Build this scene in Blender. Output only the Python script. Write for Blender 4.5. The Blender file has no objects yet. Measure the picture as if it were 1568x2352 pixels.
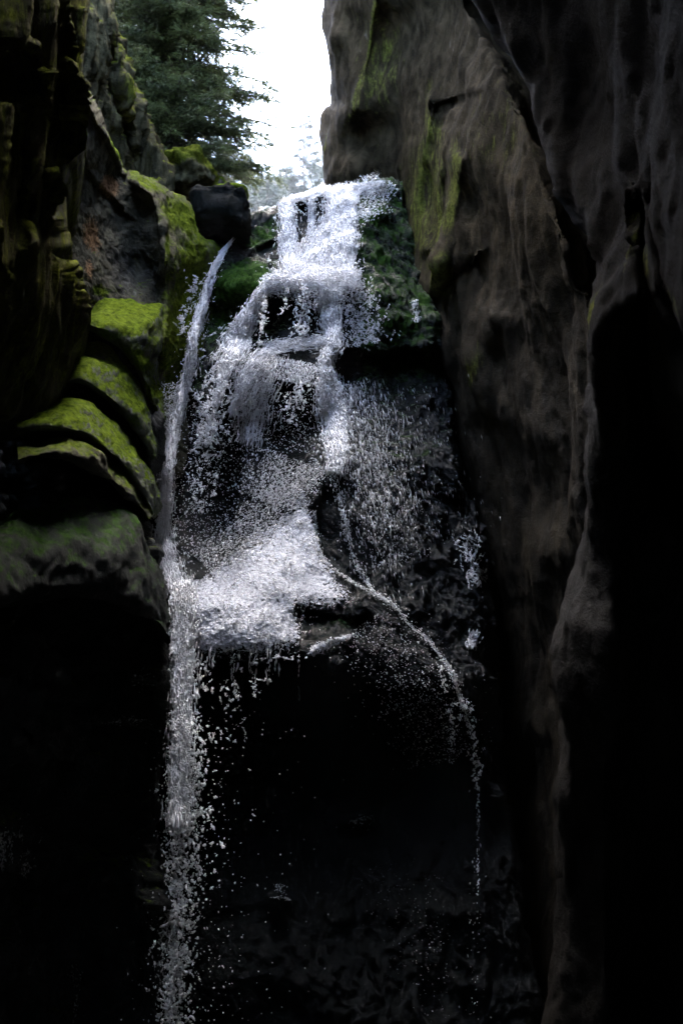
import bpy, math, random
import numpy as np
from mathutils import Vector

scn = bpy.context.scene
COL = scn.collection
R = math.radians

# ------------------------------------------------------------------ camera
CAM = np.array([0.0, 0.0, 1.7])
PITCH = R(8.0)
TV = math.tan(R(22.0))                      # half of the vertical field of view
cd = bpy.data.cameras.new('camera')
cam = bpy.data.objects.new('camera', cd)
COL.objects.link(cam)
cam.location = CAM
cam.rotation_euler = (R(90) + PITCH, 0, 0)
cd.sensor_fit = 'VERTICAL'
cd.sensor_height = 36.0
cd.lens = 18.0 / TV
cd.dof.use_dof = True
cd.dof.focus_distance = 15.0
cd.dof.aperture_fstop = 1.8
cd.clip_start = 0.05
cd.clip_end = 2000
scn.camera = cam

# ------------------------------------------------------------------ sky, sun, exposure
SUN_EL, SUN_AZ = R(68), R(2)              # azimuth from +Y towards +X
world = bpy.data.worlds.new('World')
scn.world = world
world.use_nodes = True
wn = world.node_tree
for n in list(wn.nodes):
    wn.nodes.remove(n)
sky = wn.nodes.new('ShaderNodeTexSky')
sky.sky_type = 'NISHITA'
sky.sun_disc = False
sky.sun_elevation = SUN_EL
sky.sun_rotation = SUN_AZ
sky.altitude = 400
sky.air_density = 1.0
sky.dust_density = 4.0
sky.ozone_density = 1.0
bg = wn.nodes.new('ShaderNodeBackground')
bg.inputs['Strength'].default_value = 0.15
wo = wn.nodes.new('ShaderNodeOutputWorld')
wn.links.new(sky.outputs[0], bg.inputs['Color'])
wn.links.new(bg.outputs[0], wo.inputs['Surface'])
sd = bpy.data.lights.new('sun', 'SUN')
sd.energy = 0.7
sd.angle = R(60)
sd.color = (1.0, 0.985, 0.96)
sun = bpy.data.objects.new('sun', sd)
COL.objects.link(sun)
sdir = Vector((math.sin(SUN_AZ) * math.cos(SUN_EL), math.cos(SUN_AZ) * math.cos(SUN_EL), math.sin(SUN_EL)))
sun.rotation_euler = sdir.to_track_quat('Z', 'Y').to_euler()
sun.location = (0, 10, 40)
scn.view_settings.view_transform = 'Standard'
scn.view_settings.look = 'None'
scn.view_settings.gamma = 1
scn.view_settings.exposure = 5.0
scn.cycles.max_bounces = 6
scn.cycles.diffuse_bounces = 3
scn.cycles.transparent_max_bounces = 12
scn.cycles.volume_bounces = 0

# ------------------------------------------------------------------ noise
_rs = np.random.RandomState(7)
_PERM = np.concatenate([_rs.permutation(256)] * 3)
_G = _rs.normal(size=(256, 3))
_G /= np.linalg.norm(_G, axis=1)[:, None]


def perlin(p, seed=0):
    p = p + np.array([seed * 17.3, seed * 9.7, seed * 5.1])
    i = np.floor(p).astype(np.int64)
    f = p - i
    u = f * f * f * (f * (f * 6 - 15) + 10)
    i &= 255
    out = 0
    for dx in (0, 1):
        wx = u[:, 0] if dx else 1 - u[:, 0]
        for dy in (0, 1):
            wy = u[:, 1] if dy else 1 - u[:, 1]
            for dz in (0, 1):
                wz = u[:, 2] if dz else 1 - u[:, 2]
                h = _PERM[_PERM[_PERM[(i[:, 0] + dx) & 255] + ((i[:, 1] + dy) & 255)] + ((i[:, 2] + dz) & 255)]
                g = _G[h]
                out = out + wx * wy * wz * (g[:, 0] * (f[:, 0] - dx) + g[:, 1] * (f[:, 1] - dy) + g[:, 2] * (f[:, 2] - dz))
    return out * 1.6


def fbm(p, octv=4, seed=0, gain=0.5, ridged=False):
    a, o, fr = 1.0, 0, 1.0
    for k in range(octv):
        n = perlin(p * fr, seed + k * 3)
        if ridged:
            n = 1 - 2 * np.abs(n)
        o = o + a * n
        a *= gain
        fr *= 2.03
    return o


def sstep(a, b, x):
    t = np.clip((x - a) / (b - a), 0, 1)
    return t * t * (3 - 2 * t)


# ------------------------------------------------------------------ picture <-> place
SP, CP = math.sin(PITCH), math.cos(PITCH)


def P(px, py, Y):
    """The point of the place seen at (px, py) of a 1568 x 2352 frame, Y metres ahead of the camera."""
    px, py, Y = np.broadcast_arrays(np.asarray(px, float), np.asarray(py, float), np.asarray(Y, float))
    cx = (px - 784) / 1176 * TV
    cy = (1176 - py) / 1176 * TV
    dy = CP - cy * SP
    dz = SP + cy * CP
    k = Y / dy
    return np.stack([CAM[0] + cx * k, CAM[1] + Y, CAM[2] + dz * k], -1)


def proj(p):
    q = p - CAM
    fwd = q[..., 1] * CP + q[..., 2] * SP
    up = -q[..., 1] * SP + q[..., 2] * CP
    return 784 + q[..., 0] / fwd / TV * 1176, 1176 - up / fwd / TV * 1176


# ------------------------------------------------------------------ objects and meshes
def tag(o, label=None, cat=None, group=None, kind=None):
    if label: o['label'] = label
    if cat: o['category'] = cat
    if group: o['group'] = group
    if kind: o['kind'] = kind
    return o


def empty(name, loc):
    o = bpy.data.objects.new(name, None)
    COL.objects.link(o)
    o.location = loc
    o.empty_display_size = 0.2
    return o


def build(name, verts, faces, mat, parent=None, attrs=None, smooth=True, origin=None):
    verts = np.asarray(verts, float).reshape(-1, 3)
    faces = np.asarray(faces, np.int32)
    if parent is not None:
        org = np.array(parent.matrix_basis.translation)
        q = parent
        while q.parent is not None:
            q = q.parent
            org = org + np.array(q.location)
    elif origin is not None:
        org = np.array(origin)
    else:
        org = np.array([verts[:, 0].mean(), verts[:, 1].mean(), verts[:, 2].min()])
    v = verts - org
    me = bpy.data.meshes.new(name)
    k = faces.shape[1]
    me.vertices.add(len(v))
    me.vertices.foreach_set('co', v.astype(np.float32).ravel())
    me.loops.add(faces.size)
    me.loops.foreach_set('vertex_index', faces.ravel())
    me.polygons.add(len(faces))
    me.polygons.foreach_set('loop_start', np.arange(0, faces.size, k, dtype=np.int32))
    me.update(calc_edges=True)
    me.validate()
    if smooth:
        me.polygons.foreach_set('use_smooth', np.ones(len(me.polygons), bool))
    if attrs:
        for an, av in attrs.items():
            a = me.attributes.new(an, 'FLOAT', 'POINT')
            a.data.foreach_set('value', np.asarray(av, np.float32).ravel())
    me.materials.append(mat)
    o = bpy.data.objects.new(name, me)
    COL.objects.link(o)
    if parent is not None:
        o.parent = parent
    else:
        o.location = org
    return o


def grid_faces(ns, nt, close_s=False):
    a = np.arange(ns * nt).reshape(nt, ns)
    if close_s:
        a = np.concatenate([a, a[:, :1]], 1)
    return np.stack([a[:-1, :-1], a[:-1, 1:], a[1:, 1:], a[1:, :-1]], -1).reshape(-1, 4)


def poly_at(poly, n, by=None):
    poly = np.asarray(poly, float)
    d = np.r_[0, np.cumsum(np.linalg.norm(np.diff(poly[:, :2], axis=0), axis=1))]
    d /= d[-1]
    u = np.linspace(0, 1, n) if np.isscalar(n) else n
    # smoothed by a cubic through the points
    out = np.stack([_pchip(d, poly[:, k], u) for k in range(poly.shape[1])], -1)
    return out


def _pchip(x, y, u):
    h = np.diff(x)
    dl = np.diff(y) / h
    m = np.zeros_like(y)
    m[0], m[-1] = dl[0], dl[-1]
    for i in range(1, len(x) - 1):
        if dl[i - 1] * dl[i] > 0:
            w1, w2 = 2 * h[i] + h[i - 1], h[i] + 2 * h[i - 1]
            m[i] = (w1 + w2) / (w1 / dl[i - 1] + w2 / dl[i])
    i = np.clip(np.searchsorted(x, u) - 1, 0, len(x) - 2)
    t = (u - x[i]) / h[i]
    return ((1 + 2 * t) * (1 - t) ** 2 * y[i] + t * (1 - t) ** 2 * h[i] * m[i]
            + t * t * (3 - 2 * t) * y[i + 1] + t * t * (t - 1) * h[i] * m[i + 1])


# ---- depth features, all in frame units
def pdist(px, py, poly):
    best = np.full(px.shape, 1e9)
    sgn = np.zeros(px.shape)
    over = np.zeros(px.shape)
    n = len(poly) - 1
    for k in range(n):
        ax, ay = poly[k]
        bx, by = poly[k + 1]
        dx, dy = bx - ax, by - ay
        L2 = dx * dx + dy * dy
        t = ((px - ax) * dx + (py - ay) * dy) / L2
        tc = np.clip(t, 0, 1)
        d = np.hypot(px - ax - tc * dx, py - ay - tc * dy)
        s = (dx * (py - ay) - dy * (px - ax)) / math.sqrt(L2)
        o = np.zeros(px.shape)
        if k == 0: o = np.maximum(o, -t * math.sqrt(L2))
        if k == n - 1: o = np.maximum(o, (t - 1) * math.sqrt(L2))
        m = d < best
        best = np.where(m, d, best)
        sgn = np.where(m, s, sgn)
        over = np.where(m, o, over)
    return best, np.sign(sgn) * best, over


def rib(poly, w, amp):
    def f(px, py):
        d, _, _ = pdist(px, py, poly)
        return -amp * np.exp(-(d / w) ** 2)
    return f


def step(poly, w, amp, reach, end=30):
    """Beyond the line (below it when walked left to right, right of it when walked up) the rock stands back."""
    def f(px, py):
        d, s, o = pdist(px, py, poly)
        return amp * sstep(-w, w, s) * np.exp(-np.maximum(s, 0) / reach) * np.exp(-(o / end) ** 2)
    return f


def bump(cx, cy, rx, ry, amp, rot=0):
    c, s = math.cos(R(rot)), math.sin(R(rot))
    def f(px, py):
        x, y = px - cx, py - cy
        return -amp * np.exp(-(((x * c + y * s) / rx) ** 2 + ((-x * s + y * c) / ry) ** 2))
    return f


def pocket(poly, w, amp):
    cl = list(poly) + [poly[0]]
    def f(px, py):
        d, _, _ = pdist(px, py, cl)
        ins = np.zeros(px.shape, bool)
        for k in range(len(poly)):
            (x1, y1), (x2, y2) = cl[k], cl[k + 1]
            if y1 == y2: continue
            c = ((y1 > py) != (y2 > py)) & (px < (x2 - x1) * (py - y1) / (y2 - y1) + x1)
            ins ^= c
        return amp * sstep(-w * 0.3, w, np.where(ins, d, -d))
    return f


def patch(cx, cy, rx, ry, rot=0, a=1.0):
    g = bump(cx, cy, rx, ry, a, rot)
    return lambda px, py: -g(px, py)


def tps(points):
    pts = np.array(points, float)
    xy = pts[:, :2] / 100
    n = len(pts)
    r = np.linalg.norm(xy[:, None] - xy[None], axis=2)
    K = np.where(r > 0, r * r * np.log(r + 1e-12), 0) + np.eye(n) * 0.02
    A = np.zeros((n + 3, n + 3))
    A[:n, :n] = K
    A[:n, n] = 1; A[:n, n + 1:] = xy
    A[n:, :n] = A[:n, n:].T
    w = np.linalg.solve(A, np.r_[pts[:, 2], 0, 0, 0])
    def f(px, py):
        x, y = px / 100, py / 100
        o = w[n] + w[n + 1] * x + w[n + 2] * y
        for k in range(n):
            r2 = (x - xy[k, 0]) ** 2 + (y - xy[k, 1]) ** 2
            o = o + w[k] * 0.5 * r2 * np.log(r2 + 1e-12)
        return o
    return f


def grid_normals(p):
    ds = np.gradient(p, axis=1)
    dt = np.gradient(p, axis=0)
    n = np.cross(ds, dt)
    n /= np.linalg.norm(n, axis=2)[..., None] + 1e-12
    flip = np.sum(n * (CAM - p), axis=2) < 0
    # one orientation for the whole grid, the one that mostly faces the viewer
    if flip.mean() > 0.5:
        n = -n
    return n


def displace(p, layers, weight=None):
    """layers: (scale xyz, amplitude, octaves, kind, seed)"""
    for (sc, amp, octv, kind, seed) in layers:
        n = grid_normals(p)
        q = (p * np.array(sc)).reshape(-1, 3)
        if kind == 'ridge':
            v = fbm(q, octv, seed, ridged=True) - 0.6
        else:
            # a little domain warp keeps it from reading as plain noise
            wq = q + 0.5 * np.stack([perlin(q * 0.7, seed + 40), perlin(q * 0.7, seed + 50), perlin(q * 0.7, seed + 60)], -1)
            v = fbm(wq, octv, seed)
            if kind == 'pit':
                v = -np.maximum(v - 0.35, 0) * 2
        v = v.reshape(p.shape[:2]) * amp
        if weight is not None:
            v = v * weight
        p = p + n * v[..., None]
    return p


def relief(T, B, L, Rt, depth, feats, ns, nt, layers, rounds=(), wraps=()):
    """A rock face: a patch between four outline curves with its own depth, then turned back at its outlines.
    Returns positions (nt, ns, 3) and frame coordinates before wrapping."""
    s = np.linspace(0, 1, ns)[None, :]
    t = np.linspace(0, 1, nt)[:, None]
    Tc, Bc, Lc, Rc = poly_at(T, ns), poly_at(B, ns), poly_at(L, nt), poly_at(Rt, nt)
    g = []
    for k in (0, 1):
        c = ((1 - t) * Tc[None, :, k] + t * Bc[None, :, k] + (1 - s) * Lc[:, None, k] + s * Rc[:, None, k]
             - ((1 - s) * (1 - t) * Tc[0, k] + s * (1 - t) * Tc[-1, k] + (1 - s) * t * Bc[0, k] + s * t * Bc[-1, k]))
        g.append(c)
    px, py = g
    Y = depth(px, py)
    for f in feats:
        Y = Y + f(px, py)
    for side, w, amt in rounds:
        e = {'L': (px[:, :1], py[:, :1]), 'R': (px[:, -1:], py[:, -1:]), 'T': (px[:1], py[:1])}[side]
        x = np.clip(np.hypot(px - e[0], py - e[1]) / w, 0, 1)
        Y = Y + amt * (1 - np.sqrt(np.maximum(1 - (1 - x) ** 2, 0)))
    p = P(px, py, Y)
    p = displace(p, layers)
    # turn back at the outlines: list of (dx, dy, dz) offsets from the edge
    for side, offs in wraps:
        for off in offs:
            if off[2] is None:                 # straight on along the line of sight, a little inwards
                e = p[:, :1] if side == 'L' else p[:, -1:]
                e = e - CAM
                off = e / np.linalg.norm(e, axis=2)[..., None] * off[1] + np.array([off[0], 0, 0])
            else:
                off = np.array(off)
            if side == 'T':
                base = p[:1] if off is offs[0] else p[:1]
                p = np.concatenate([p[:1] + off, p], 0); px = np.concatenate([px[:1], px]); py = np.concatenate([py[:1], py])
            elif side == 'B':
                p = np.concatenate([p, p[-1:] + off], 0); px = np.concatenate([px, px[-1:]]); py = np.concatenate([py, py[-1:]])
            elif side == 'L':
                p = np.concatenate([p[:, :1] + off, p], 1); px = np.concatenate([px[:, :1], px], 1); py = np.concatenate([py[:, :1], py], 1)
            elif side == 'R':
                p = np.concatenate([p, p[:, -1:] + off], 1); px = np.concatenate([px, px[:, -1:]], 1); py = np.concatenate([py, py[:, -1:]], 1)
    return p, px, py


def paint(px, py, patches):
    v = np.zeros(px.shape)
    for f in patches:
        v = np.maximum(v, f(px, py))
    return v


# ------------------------------------------------------------------ materials
class NT:
    def __init__(self, name):
        self.m = bpy.data.materials.new(name)
        self.m.use_nodes = True
        self.t = self.m.node_tree
        for n in list(self.t.nodes):
            self.t.nodes.remove(n)
        self.out = self.n('ShaderNodeOutputMaterial')
    def n(self, kind, **kw):
        x = self.t.nodes.new(kind)
        for k, v in kw.items():
            setattr(x, k, v)
        return x
    def l(self, a, b):
        self.t.links.new(a, b)
    def val(self, sock, v):
        if hasattr(v, 'is_linked') or isinstance(v, bpy.types.NodeSocket):
            self.l(v, sock)
        else:
            sock.default_value = v
    def attr(self, name):
        a = self.n('ShaderNodeAttribute'); a.attribute_name = name
        return a.outputs['Fac']
    def math(self, op, a, b=None, c=None, clamp=False):
        x = self.n('ShaderNodeMath', operation=op); x.use_clamp = clamp
        self.val(x.inputs[0], a)
        if b is not None: self.val(x.inputs[1], b)
        if c is not None: self.val(x.inputs[2], c)
        return x.outputs[0]
    def mix(self, f, a, b):
        x = self.n('ShaderNodeMix', data_type='RGBA')
        self.val(x.inputs[0], f)
        self.val(x.inputs[6], a if not isinstance(a, tuple) else (*a, 1)[:4])
        self.val(x.inputs[7], b if not isinstance(b, tuple) else (*b, 1)[:4])
        return x.outputs[2]
    def ramp(self, v, lo, hi):
        x = self.n('ShaderNodeMapRange', interpolation_type='SMOOTHSTEP')
        self.val(x.inputs[0], v); x.inputs[1].default_value = lo; x.inputs[2].default_value = hi
        return x.outputs[0]
    def noise(self, scale, detail=6, rough=0.6, stretch=None, dist=0.0, vec=None):
        if vec is None:
            geo = self.n('ShaderNodeNewGeometry'); vec = geo.outputs['Position']
        if stretch:
            mp = self.n('ShaderNodeMapping'); mp.inputs['Scale'].default_value = stretch
            self.l(vec, mp.inputs[0]); vec = mp.outputs[0]
        x = self.n('ShaderNodeTexNoise')
        x.inputs['Scale'].default_value = scale
        x.inputs['Detail'].default_value = detail
        x.inputs['Roughness'].default_value = rough
        x.inputs['Distortion'].default_value = dist
        self.l(vec, x.inputs['Vector'])
        return x.outputs[0]


def rock_mat(name, dark=(0.045, 0.042, 0.036), light=(0.17, 0.15, 0.12), moss_a=(0.035, 0.06, 0.008), moss_b=(0.17, 0.20, 0.025),
             bump_d=0.03, wet_dark=0.35, flute=(1, 1, 0.25), grain=1.0, moss_st=None):
    k = NT(name)
    big = k.noise(1.3, 5, 0.6)
    strk = k.noise(5, 6, 0.65, stretch=flute, dist=0.6)
    fine = k.noise(38, 5, 0.7)
    grit = k.noise(150, 3, 0.7)
    c = k.mix(k.ramp(strk, 0.32, 0.72), dark, light)
    c = k.mix(k.math('MULTIPLY', k.ramp(big, 0.42, 0.7), 0.6), c, tuple(x * 0.55 for x in dark))
    c = k.mix(k.math('MULTIPLY', k.ramp(fine, 0.5, 0.75), 0.35), c, tuple(x * 1.25 for x in light))
    oc = k.mix(k.ramp(fine, 0.35, 0.65), (0.08, 0.04, 0.018), (0.24, 0.145, 0.075))
    c = k.mix(k.ramp(k.math('ADD', k.attr('ochre'), k.math('MULTIPLY', k.math('SUBTRACT', fine, 0.5), 0.9)), 0.35, 0.6), c, oc)
    pl = k.mix(k.ramp(strk, 0.3, 0.7), (0.2, 0.21, 0.2), (0.34, 0.34, 0.32))
    c = k.mix(k.ramp(k.math('ADD', k.attr('pale'), k.math('MULTIPLY', k.math('SUBTRACT', strk, 0.5), 1.0)), 0.4, 0.75), c, pl)
    mn = k.noise(16, 6, 0.7)
    ms = k.mix(k.ramp(mn, 0.34, 0.68), moss_a, moss_b)
    ms = k.mix(k.math('MULTIPLY', k.ramp(grit, 0.45, 0.75), 0.5), ms, tuple(x * 1.5 for x in moss_b))
    mv = k.math('ADD', k.attr('moss'), k.math('MULTIPLY', k.math('SUBTRACT', k.noise(7, 7, 0.7, stretch=moss_st), 0.5), 1.5))
    mf = k.ramp(mv, 0.34, 0.76)
    wet = k.attr('wet')  # wetness; low on the side cliffs it carries painted shade
    c = k.mix(wet, c, k.mix(0.85, c, tuple(x * wet_dark for x in dark)))
    c = k.mix(mf, c, ms)
    b = k.n('ShaderNodeBsdfPrincipled')
    k.l(c, b.inputs['Base Color'])
    rg = k.math('MULTIPLY_ADD', wet, -0.72, 0.88)
    rg = k.math('MAXIMUM', rg, k.math('MULTIPLY', mf, 0.92), clamp=True)
    k.l(rg, b.inputs['Roughness'])
    k.l(k.math('MULTIPLY', k.math('MULTIPLY_ADD', wet, 0.27, 0.02), k.math('MULTIPLY_ADD', mf, -0.8, 1.0)), b.inputs['Specular IOR Level'])
    h = k.math('ADD', k.math('MULTIPLY', fine, 1.0), k.math('MULTIPLY', grit, 0.35 * grain))
    h = k.math('ADD', h, k.math('MULTIPLY', strk, 1.2))
    h = k.math('ADD', h, k.math('MULTIPLY', k.math('MULTIPLY', grit, mf), 0.9))
    bp = k.n('ShaderNodeBump')
    bp.inputs['Strength'].default_value = 0.9
    bp.inputs['Distance'].default_value = bump_d
    k.l(h, bp.inputs['Height'])
    k.l(bp.outputs[0], b.inputs['Normal'])
    k.l(b.outputs[0], k.out.inputs['Surface'])
    return k.m


M_left = rock_mat('rock_left', moss_st=(1.6, 1.6, 0.3), dark=(0.024, 0.022, 0.013), light=(0.105, 0.094, 0.05), moss_a=(0.035, 0.042, 0.006), moss_b=(0.14, 0.155, 0.02), flute=(1, 1, 0.25))
M_lobe = rock_mat('rock_lobe', dark=(0.035, 0.04, 0.033), light=(0.13, 0.14, 0.115), moss_a=(0.024, 0.04, 0.004), moss_b=(0.095, 0.135, 0.01), flute=(1, 1, 1), bump_d=0.02)
M_fall = rock_mat('rock_wet', dark=(0.008, 0.010, 0.009), light=(0.03, 0.034, 0.031), moss_a=(0.012, 0.032, 0.006), moss_b=(0.045, 0.1, 0.013), flute=(1, 1, 0.5), bump_d=0.035, wet_dark=0.6, grain=1.6)
M_right = rock_mat('rock_right', moss_st=(1.6, 1.6, 0.3), dark=(0.012, 0.0092, 0.0055), light=(0.052, 0.04, 0.023), moss_a=(0.03, 0.034, 0.007), moss_b=(0.13, 0.14, 0.03), flute=(1, 1, 0.55), bump_d=0.02)
M_slab = rock_mat('rock_slab', dark=(0.024, 0.023, 0.017), light=(0.1, 0.092, 0.062), moss_a=(0.025, 0.042, 0.005), moss_b=(0.095, 0.125, 0.012), flute=(1, 1, 0.5), bump_d=0.02)
M_right_shade = rock_mat('rock_right_shade', moss_st=(1.6, 1.6, 0.3), dark=(0.003, 0.0022, 0.0014), light=(0.009, 0.0068, 0.0042), moss_a=(0.03, 0.034, 0.007), moss_b=(0.13, 0.14, 0.03), flute=(1, 1, 0.55), bump_d=0.02)  # right cliff rock darkened to carry the near cliff's shade
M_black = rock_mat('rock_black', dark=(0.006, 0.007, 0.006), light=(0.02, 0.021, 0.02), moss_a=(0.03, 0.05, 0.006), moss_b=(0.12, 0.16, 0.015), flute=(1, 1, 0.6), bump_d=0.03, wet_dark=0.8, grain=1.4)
M_dark = rock_mat('rock_dark', dark=(0.03, 0.028, 0.024), light=(0.1, 0.09, 0.075), flute=(1, 1, 0.3))


def foam_mat(name, col, alpha, rough=0.3, bumpy=0.0, scale=60, stretch=(1, 1, 0.5), trans=0.25, dim=0.75):
    k = NT(name)
    b = k.n('ShaderNodeBsdfPrincipled')
    nz = k.noise(scale, 4, 0.65, stretch=stretch, dist=0.8)
    fc = k.mix(k.ramp(nz, 0.34, 0.66), tuple(c * dim for c in col), col)
    k.l(fc, b.inputs['Base Color'])
    b.inputs['Roughness'].default_value = rough
    b.inputs['Specular IOR Level'].default_value = 0.6
    b.inputs['Subsurface Weight'].default_value = 0.0
    if bumpy:
        bp = k.n('ShaderNodeBump'); bp.inputs['Strength'].default_value = 1.0; bp.inputs['Distance'].default_value = bumpy
        k.l(nz, bp.inputs['Height']); k.l(bp.outputs[0], b.inputs['Normal'])
    tr = k.n('ShaderNodeBsdfTranslucent'); k.l(fc, tr.inputs['Color'])
    mx = k.n('ShaderNodeMixShader'); mx.inputs[0].default_value = trans
    k.l(b.outputs[0], mx.inputs[1]); k.l(tr.outputs[0], mx.inputs[2])
    sh = mx.outputs[0]
    if alpha:
        nz2 = k.noise(scale * 0.8, 5, 0.7, stretch=stretch, dist=1.0)
        v = k.math('ADD', k.attr('dens'), k.math('MULTIPLY', k.math('SUBTRACT', nz2, 0.5), 2.6))
        a = k.ramp(v, 0.44, 0.62)
        tp = k.n('ShaderNodeBsdfTransparent')
        m2 = k.n('ShaderNodeMixShader'); k.l(a, m2.inputs[0]); k.l(tp.outputs[0], m2.inputs[1]); k.l(sh, m2.inputs[2])
        sh = m2.outputs[0]
    k.l(sh, k.out.inputs['Surface'])
    return k.m


M_foam = foam_mat('white_water', (0.93, 0.94, 0.96), True, scale=26, bumpy=0.03, trans=0.3, dim=0.8)
M_fan = foam_mat('thin_water', (0.5, 0.52, 0.58), True, rough=0.25, bumpy=0.02, scale=34, stretch=(1, 1, 1), trans=0.1, dim=0.5)
M_drop = foam_mat('water_drops', (0.95, 0.95, 0.97), False, rough=0.12, trans=0.3, dim=0.75, scale=30)


def leaf_mat(name, a, b, trans=0.3):
    k = NT(name)
    nz = k.noise(2.2, 5, 0.7)
    c = k.mix(k.ramp(nz, 0.35, 0.65), a, b)
    d = k.n('ShaderNodeBsdfPrincipled'); k.l(c, d.inputs['Base Color']); d.inputs['Roughness'].default_value = 0.6
    t = k.n('ShaderNodeBsdfTranslucent'); k.l(c, t.inputs['Color'])
    m = k.n('ShaderNodeMixShader'); m.inputs[0].default_value = trans
    k.l(d.outputs[0], m.inputs[1]); k.l(t.outputs[0], m.inputs[2])
    k.l(m.outputs[0], k.out.inputs['Surface'])
    return k.m


M_spruce = leaf_mat('spruce_needles', (0.042, 0.058, 0.02), (0.12, 0.145, 0.042))
M_far = leaf_mat('far_needles', (0.012, 0.02, 0.012), (0.025, 0.035, 0.02))


def bark_mat(name, a, b):
    k = NT(name)
    nz = k.noise(9, 6, 0.7, stretch=(1, 1, 0.2))
    d = k.n('ShaderNodeBsdfPrincipled'); k.l(k.mix(k.ramp(nz, 0.35, 0.65), a, b), d.inputs['Base Color']); d.inputs['Roughness'].default_value = 0.9
    bp = k.n('ShaderNodeBump'); bp.inputs['Distance'].default_value = 0.03; k.l(nz, bp.inputs['Height']); k.l(bp.outputs[0], d.inputs['Normal'])
    k.l(d.outputs[0], k.out.inputs['Surface'])
    return k.m


M_bark = bark_mat('spruce_bark', (0.035, 0.028, 0.02), (0.1, 0.08, 0.06))
M_pinebark = bark_mat('pine_bark', (0.04, 0.022, 0.014), (0.08, 0.05, 0.035))
M_ground = rock_mat('forest_floor', dark=(0.03, 0.025, 0.018), light=(0.09, 0.075, 0.05))

# ------------------------------------------------------------------ setting: ground, pool, hillside, plateaus
def sheet(x0, x1, y0, y1, nx, ny, zf, name, mat, kind='structure', attrs=True):
    X, Yy = np.meshgrid(np.linspace(x0, x1, nx), np.linspace(y0, y1, ny))
    Z = zf(X, Yy)
    p = np.stack([X, Yy, Z], -1)
    o = build(name, p.reshape(-1, 3), grid_faces(nx, ny), mat,
              attrs={'moss': np.full(X.size, 0.1), 'wet': np.zeros(X.size), 'ochre': np.zeros(X.size), 'pale': np.zeros(X.size)} if attrs else None)
    return tag(o, kind=kind)


def hill_z(X, Y):
    q = np.stack([X * 0.05, Y * 0.05, X * 0], -1).reshape(-1, 3)
    n = fbm(q, 4, 3).reshape(X.shape)
    return 8.2 + np.maximum(Y - 19.5, 0) * 0.385 + n * np.clip((Y - 24) / 40, 0, 1) * 1.5


sheet(-260, 260, 19.3, 520, 110, 130, hill_z, 'hillside', M_ground)
sheet(-4.6, 4.6, -7, 20, 30, 60, lambda X, Y: -2.35 - 0.12 * np.sin(X * 2.1) * np.cos(Y * 1.3), 'stream_bed', M_dark)
wk = NT('pool_water')
wb = wk.n('ShaderNodeBsdfPrincipled'); wb.inputs['Base Color'].default_value = (0.006, 0.009, 0.008, 1); wb.inputs['Roughness'].default_value = 0.08
wbp = wk.n('ShaderNodeBump'); wbp.inputs['Distance'].default_value = 0.03; wk.l(wk.noise(6, 3), wbp.inputs['Height']); wk.l(wbp.outputs[0], wb.inputs['Normal'])
wk.l(wb.outputs[0], wk.out.inputs['Surface'])
sheet(-4.4, 4.4, 1.5, 15.5, 20, 20, lambda X, Y: X * 0 - 2.05, 'pool_water', wk.m, attrs=False)


def plateau(name, side):
    """The solid ground either side of the gorge: steep inner face and a wooded top."""
    ys = np.linspace(-9, 120, 70)
    prof = [(0, -2.6), (0.0, 3), (0.1, 8), (0.0, 12.5), (0.6, 13.8), (3, 14.6), (12, 15.5), (40, 17), (120, 22)]
    pts = []
    for y in ys:
        if side < 0:
            x0 = -4.6 - max(0, y - 19) * 0.35
        else:
            x0 = 4.4 - max(0, y - 16) * 0.22 + max(0, y - 32) * 0.2
        for dx, z in prof:
            pts.append((x0 + side * dx, y, z + max(0, y - 22) * 0.33 * (z > 2)))
    p = np.array(pts).reshape(len(ys), len(prof), 3)
    pu = np.repeat(np.repeat(p, 3, 0), 3, 1) if False else p
    o = build(name, p.reshape(-1, 3), grid_faces(len(prof), len(ys)), M_dark,
              attrs={a: np.zeros(p.shape[0] * p.shape[1]) for a in ('moss', 'wet', 'ochre', 'pale')})
    return tag(o, kind='structure')


plateau('plateau', -1)
plateau('plateau', 1)


def shell():  # added light blocker, out of view over and behind the camera
    """Unseen vault added behind and above the viewer to block light: two leaning walls that meet overhead, closed at the back."""
    ny, na = 90, 60
    ys = np.linspace(-8, 12.6, ny)
    P0 = []
    for y in ys:
        top = 7.8 + 0.6 * math.sin(y * 0.8) + max(0, y - 6) * 0.68
        for a in np.linspace(-0.28, math.pi + 0.28, na):
            hx = 3.3 if y > -6 else 3.1 * max(0.02, (y + 8) / 2)
            x = hx * math.copysign(abs(math.cos(a)) ** 0.45, math.cos(a))
            z = -1.0 + (top + 1.0) * max(math.sin(a), -0.3) ** 1 if math.sin(a) > 0 else -1 + math.sin(a) * 6
            yy = y + (max(0.0, x + 0.3) * 0.9 + max(0.0, x - 0.9) * 2.2 + min(0.0, x + 0.4) * 2.0) * min(1, max(0, (y - 4) / 8))  # lip slanted to shade the right side and light the left
            P0.append((x, yy, z + max(0, yy - y) * 0.65))
    p = np.array(P0).reshape(ny, na, 3)
    p = displace(p, [((0.5, 0.5, 0.3), 0.35, 4, 'n', 5)])
    o = build('shade_roof', p.reshape(-1, 3), grid_faces(na, ny), M_dark,
              attrs={a: np.zeros(ny * na) for a in ('moss', 'wet', 'ochre', 'pale')})
    tag(o, kind='structure')


shell()

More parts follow.
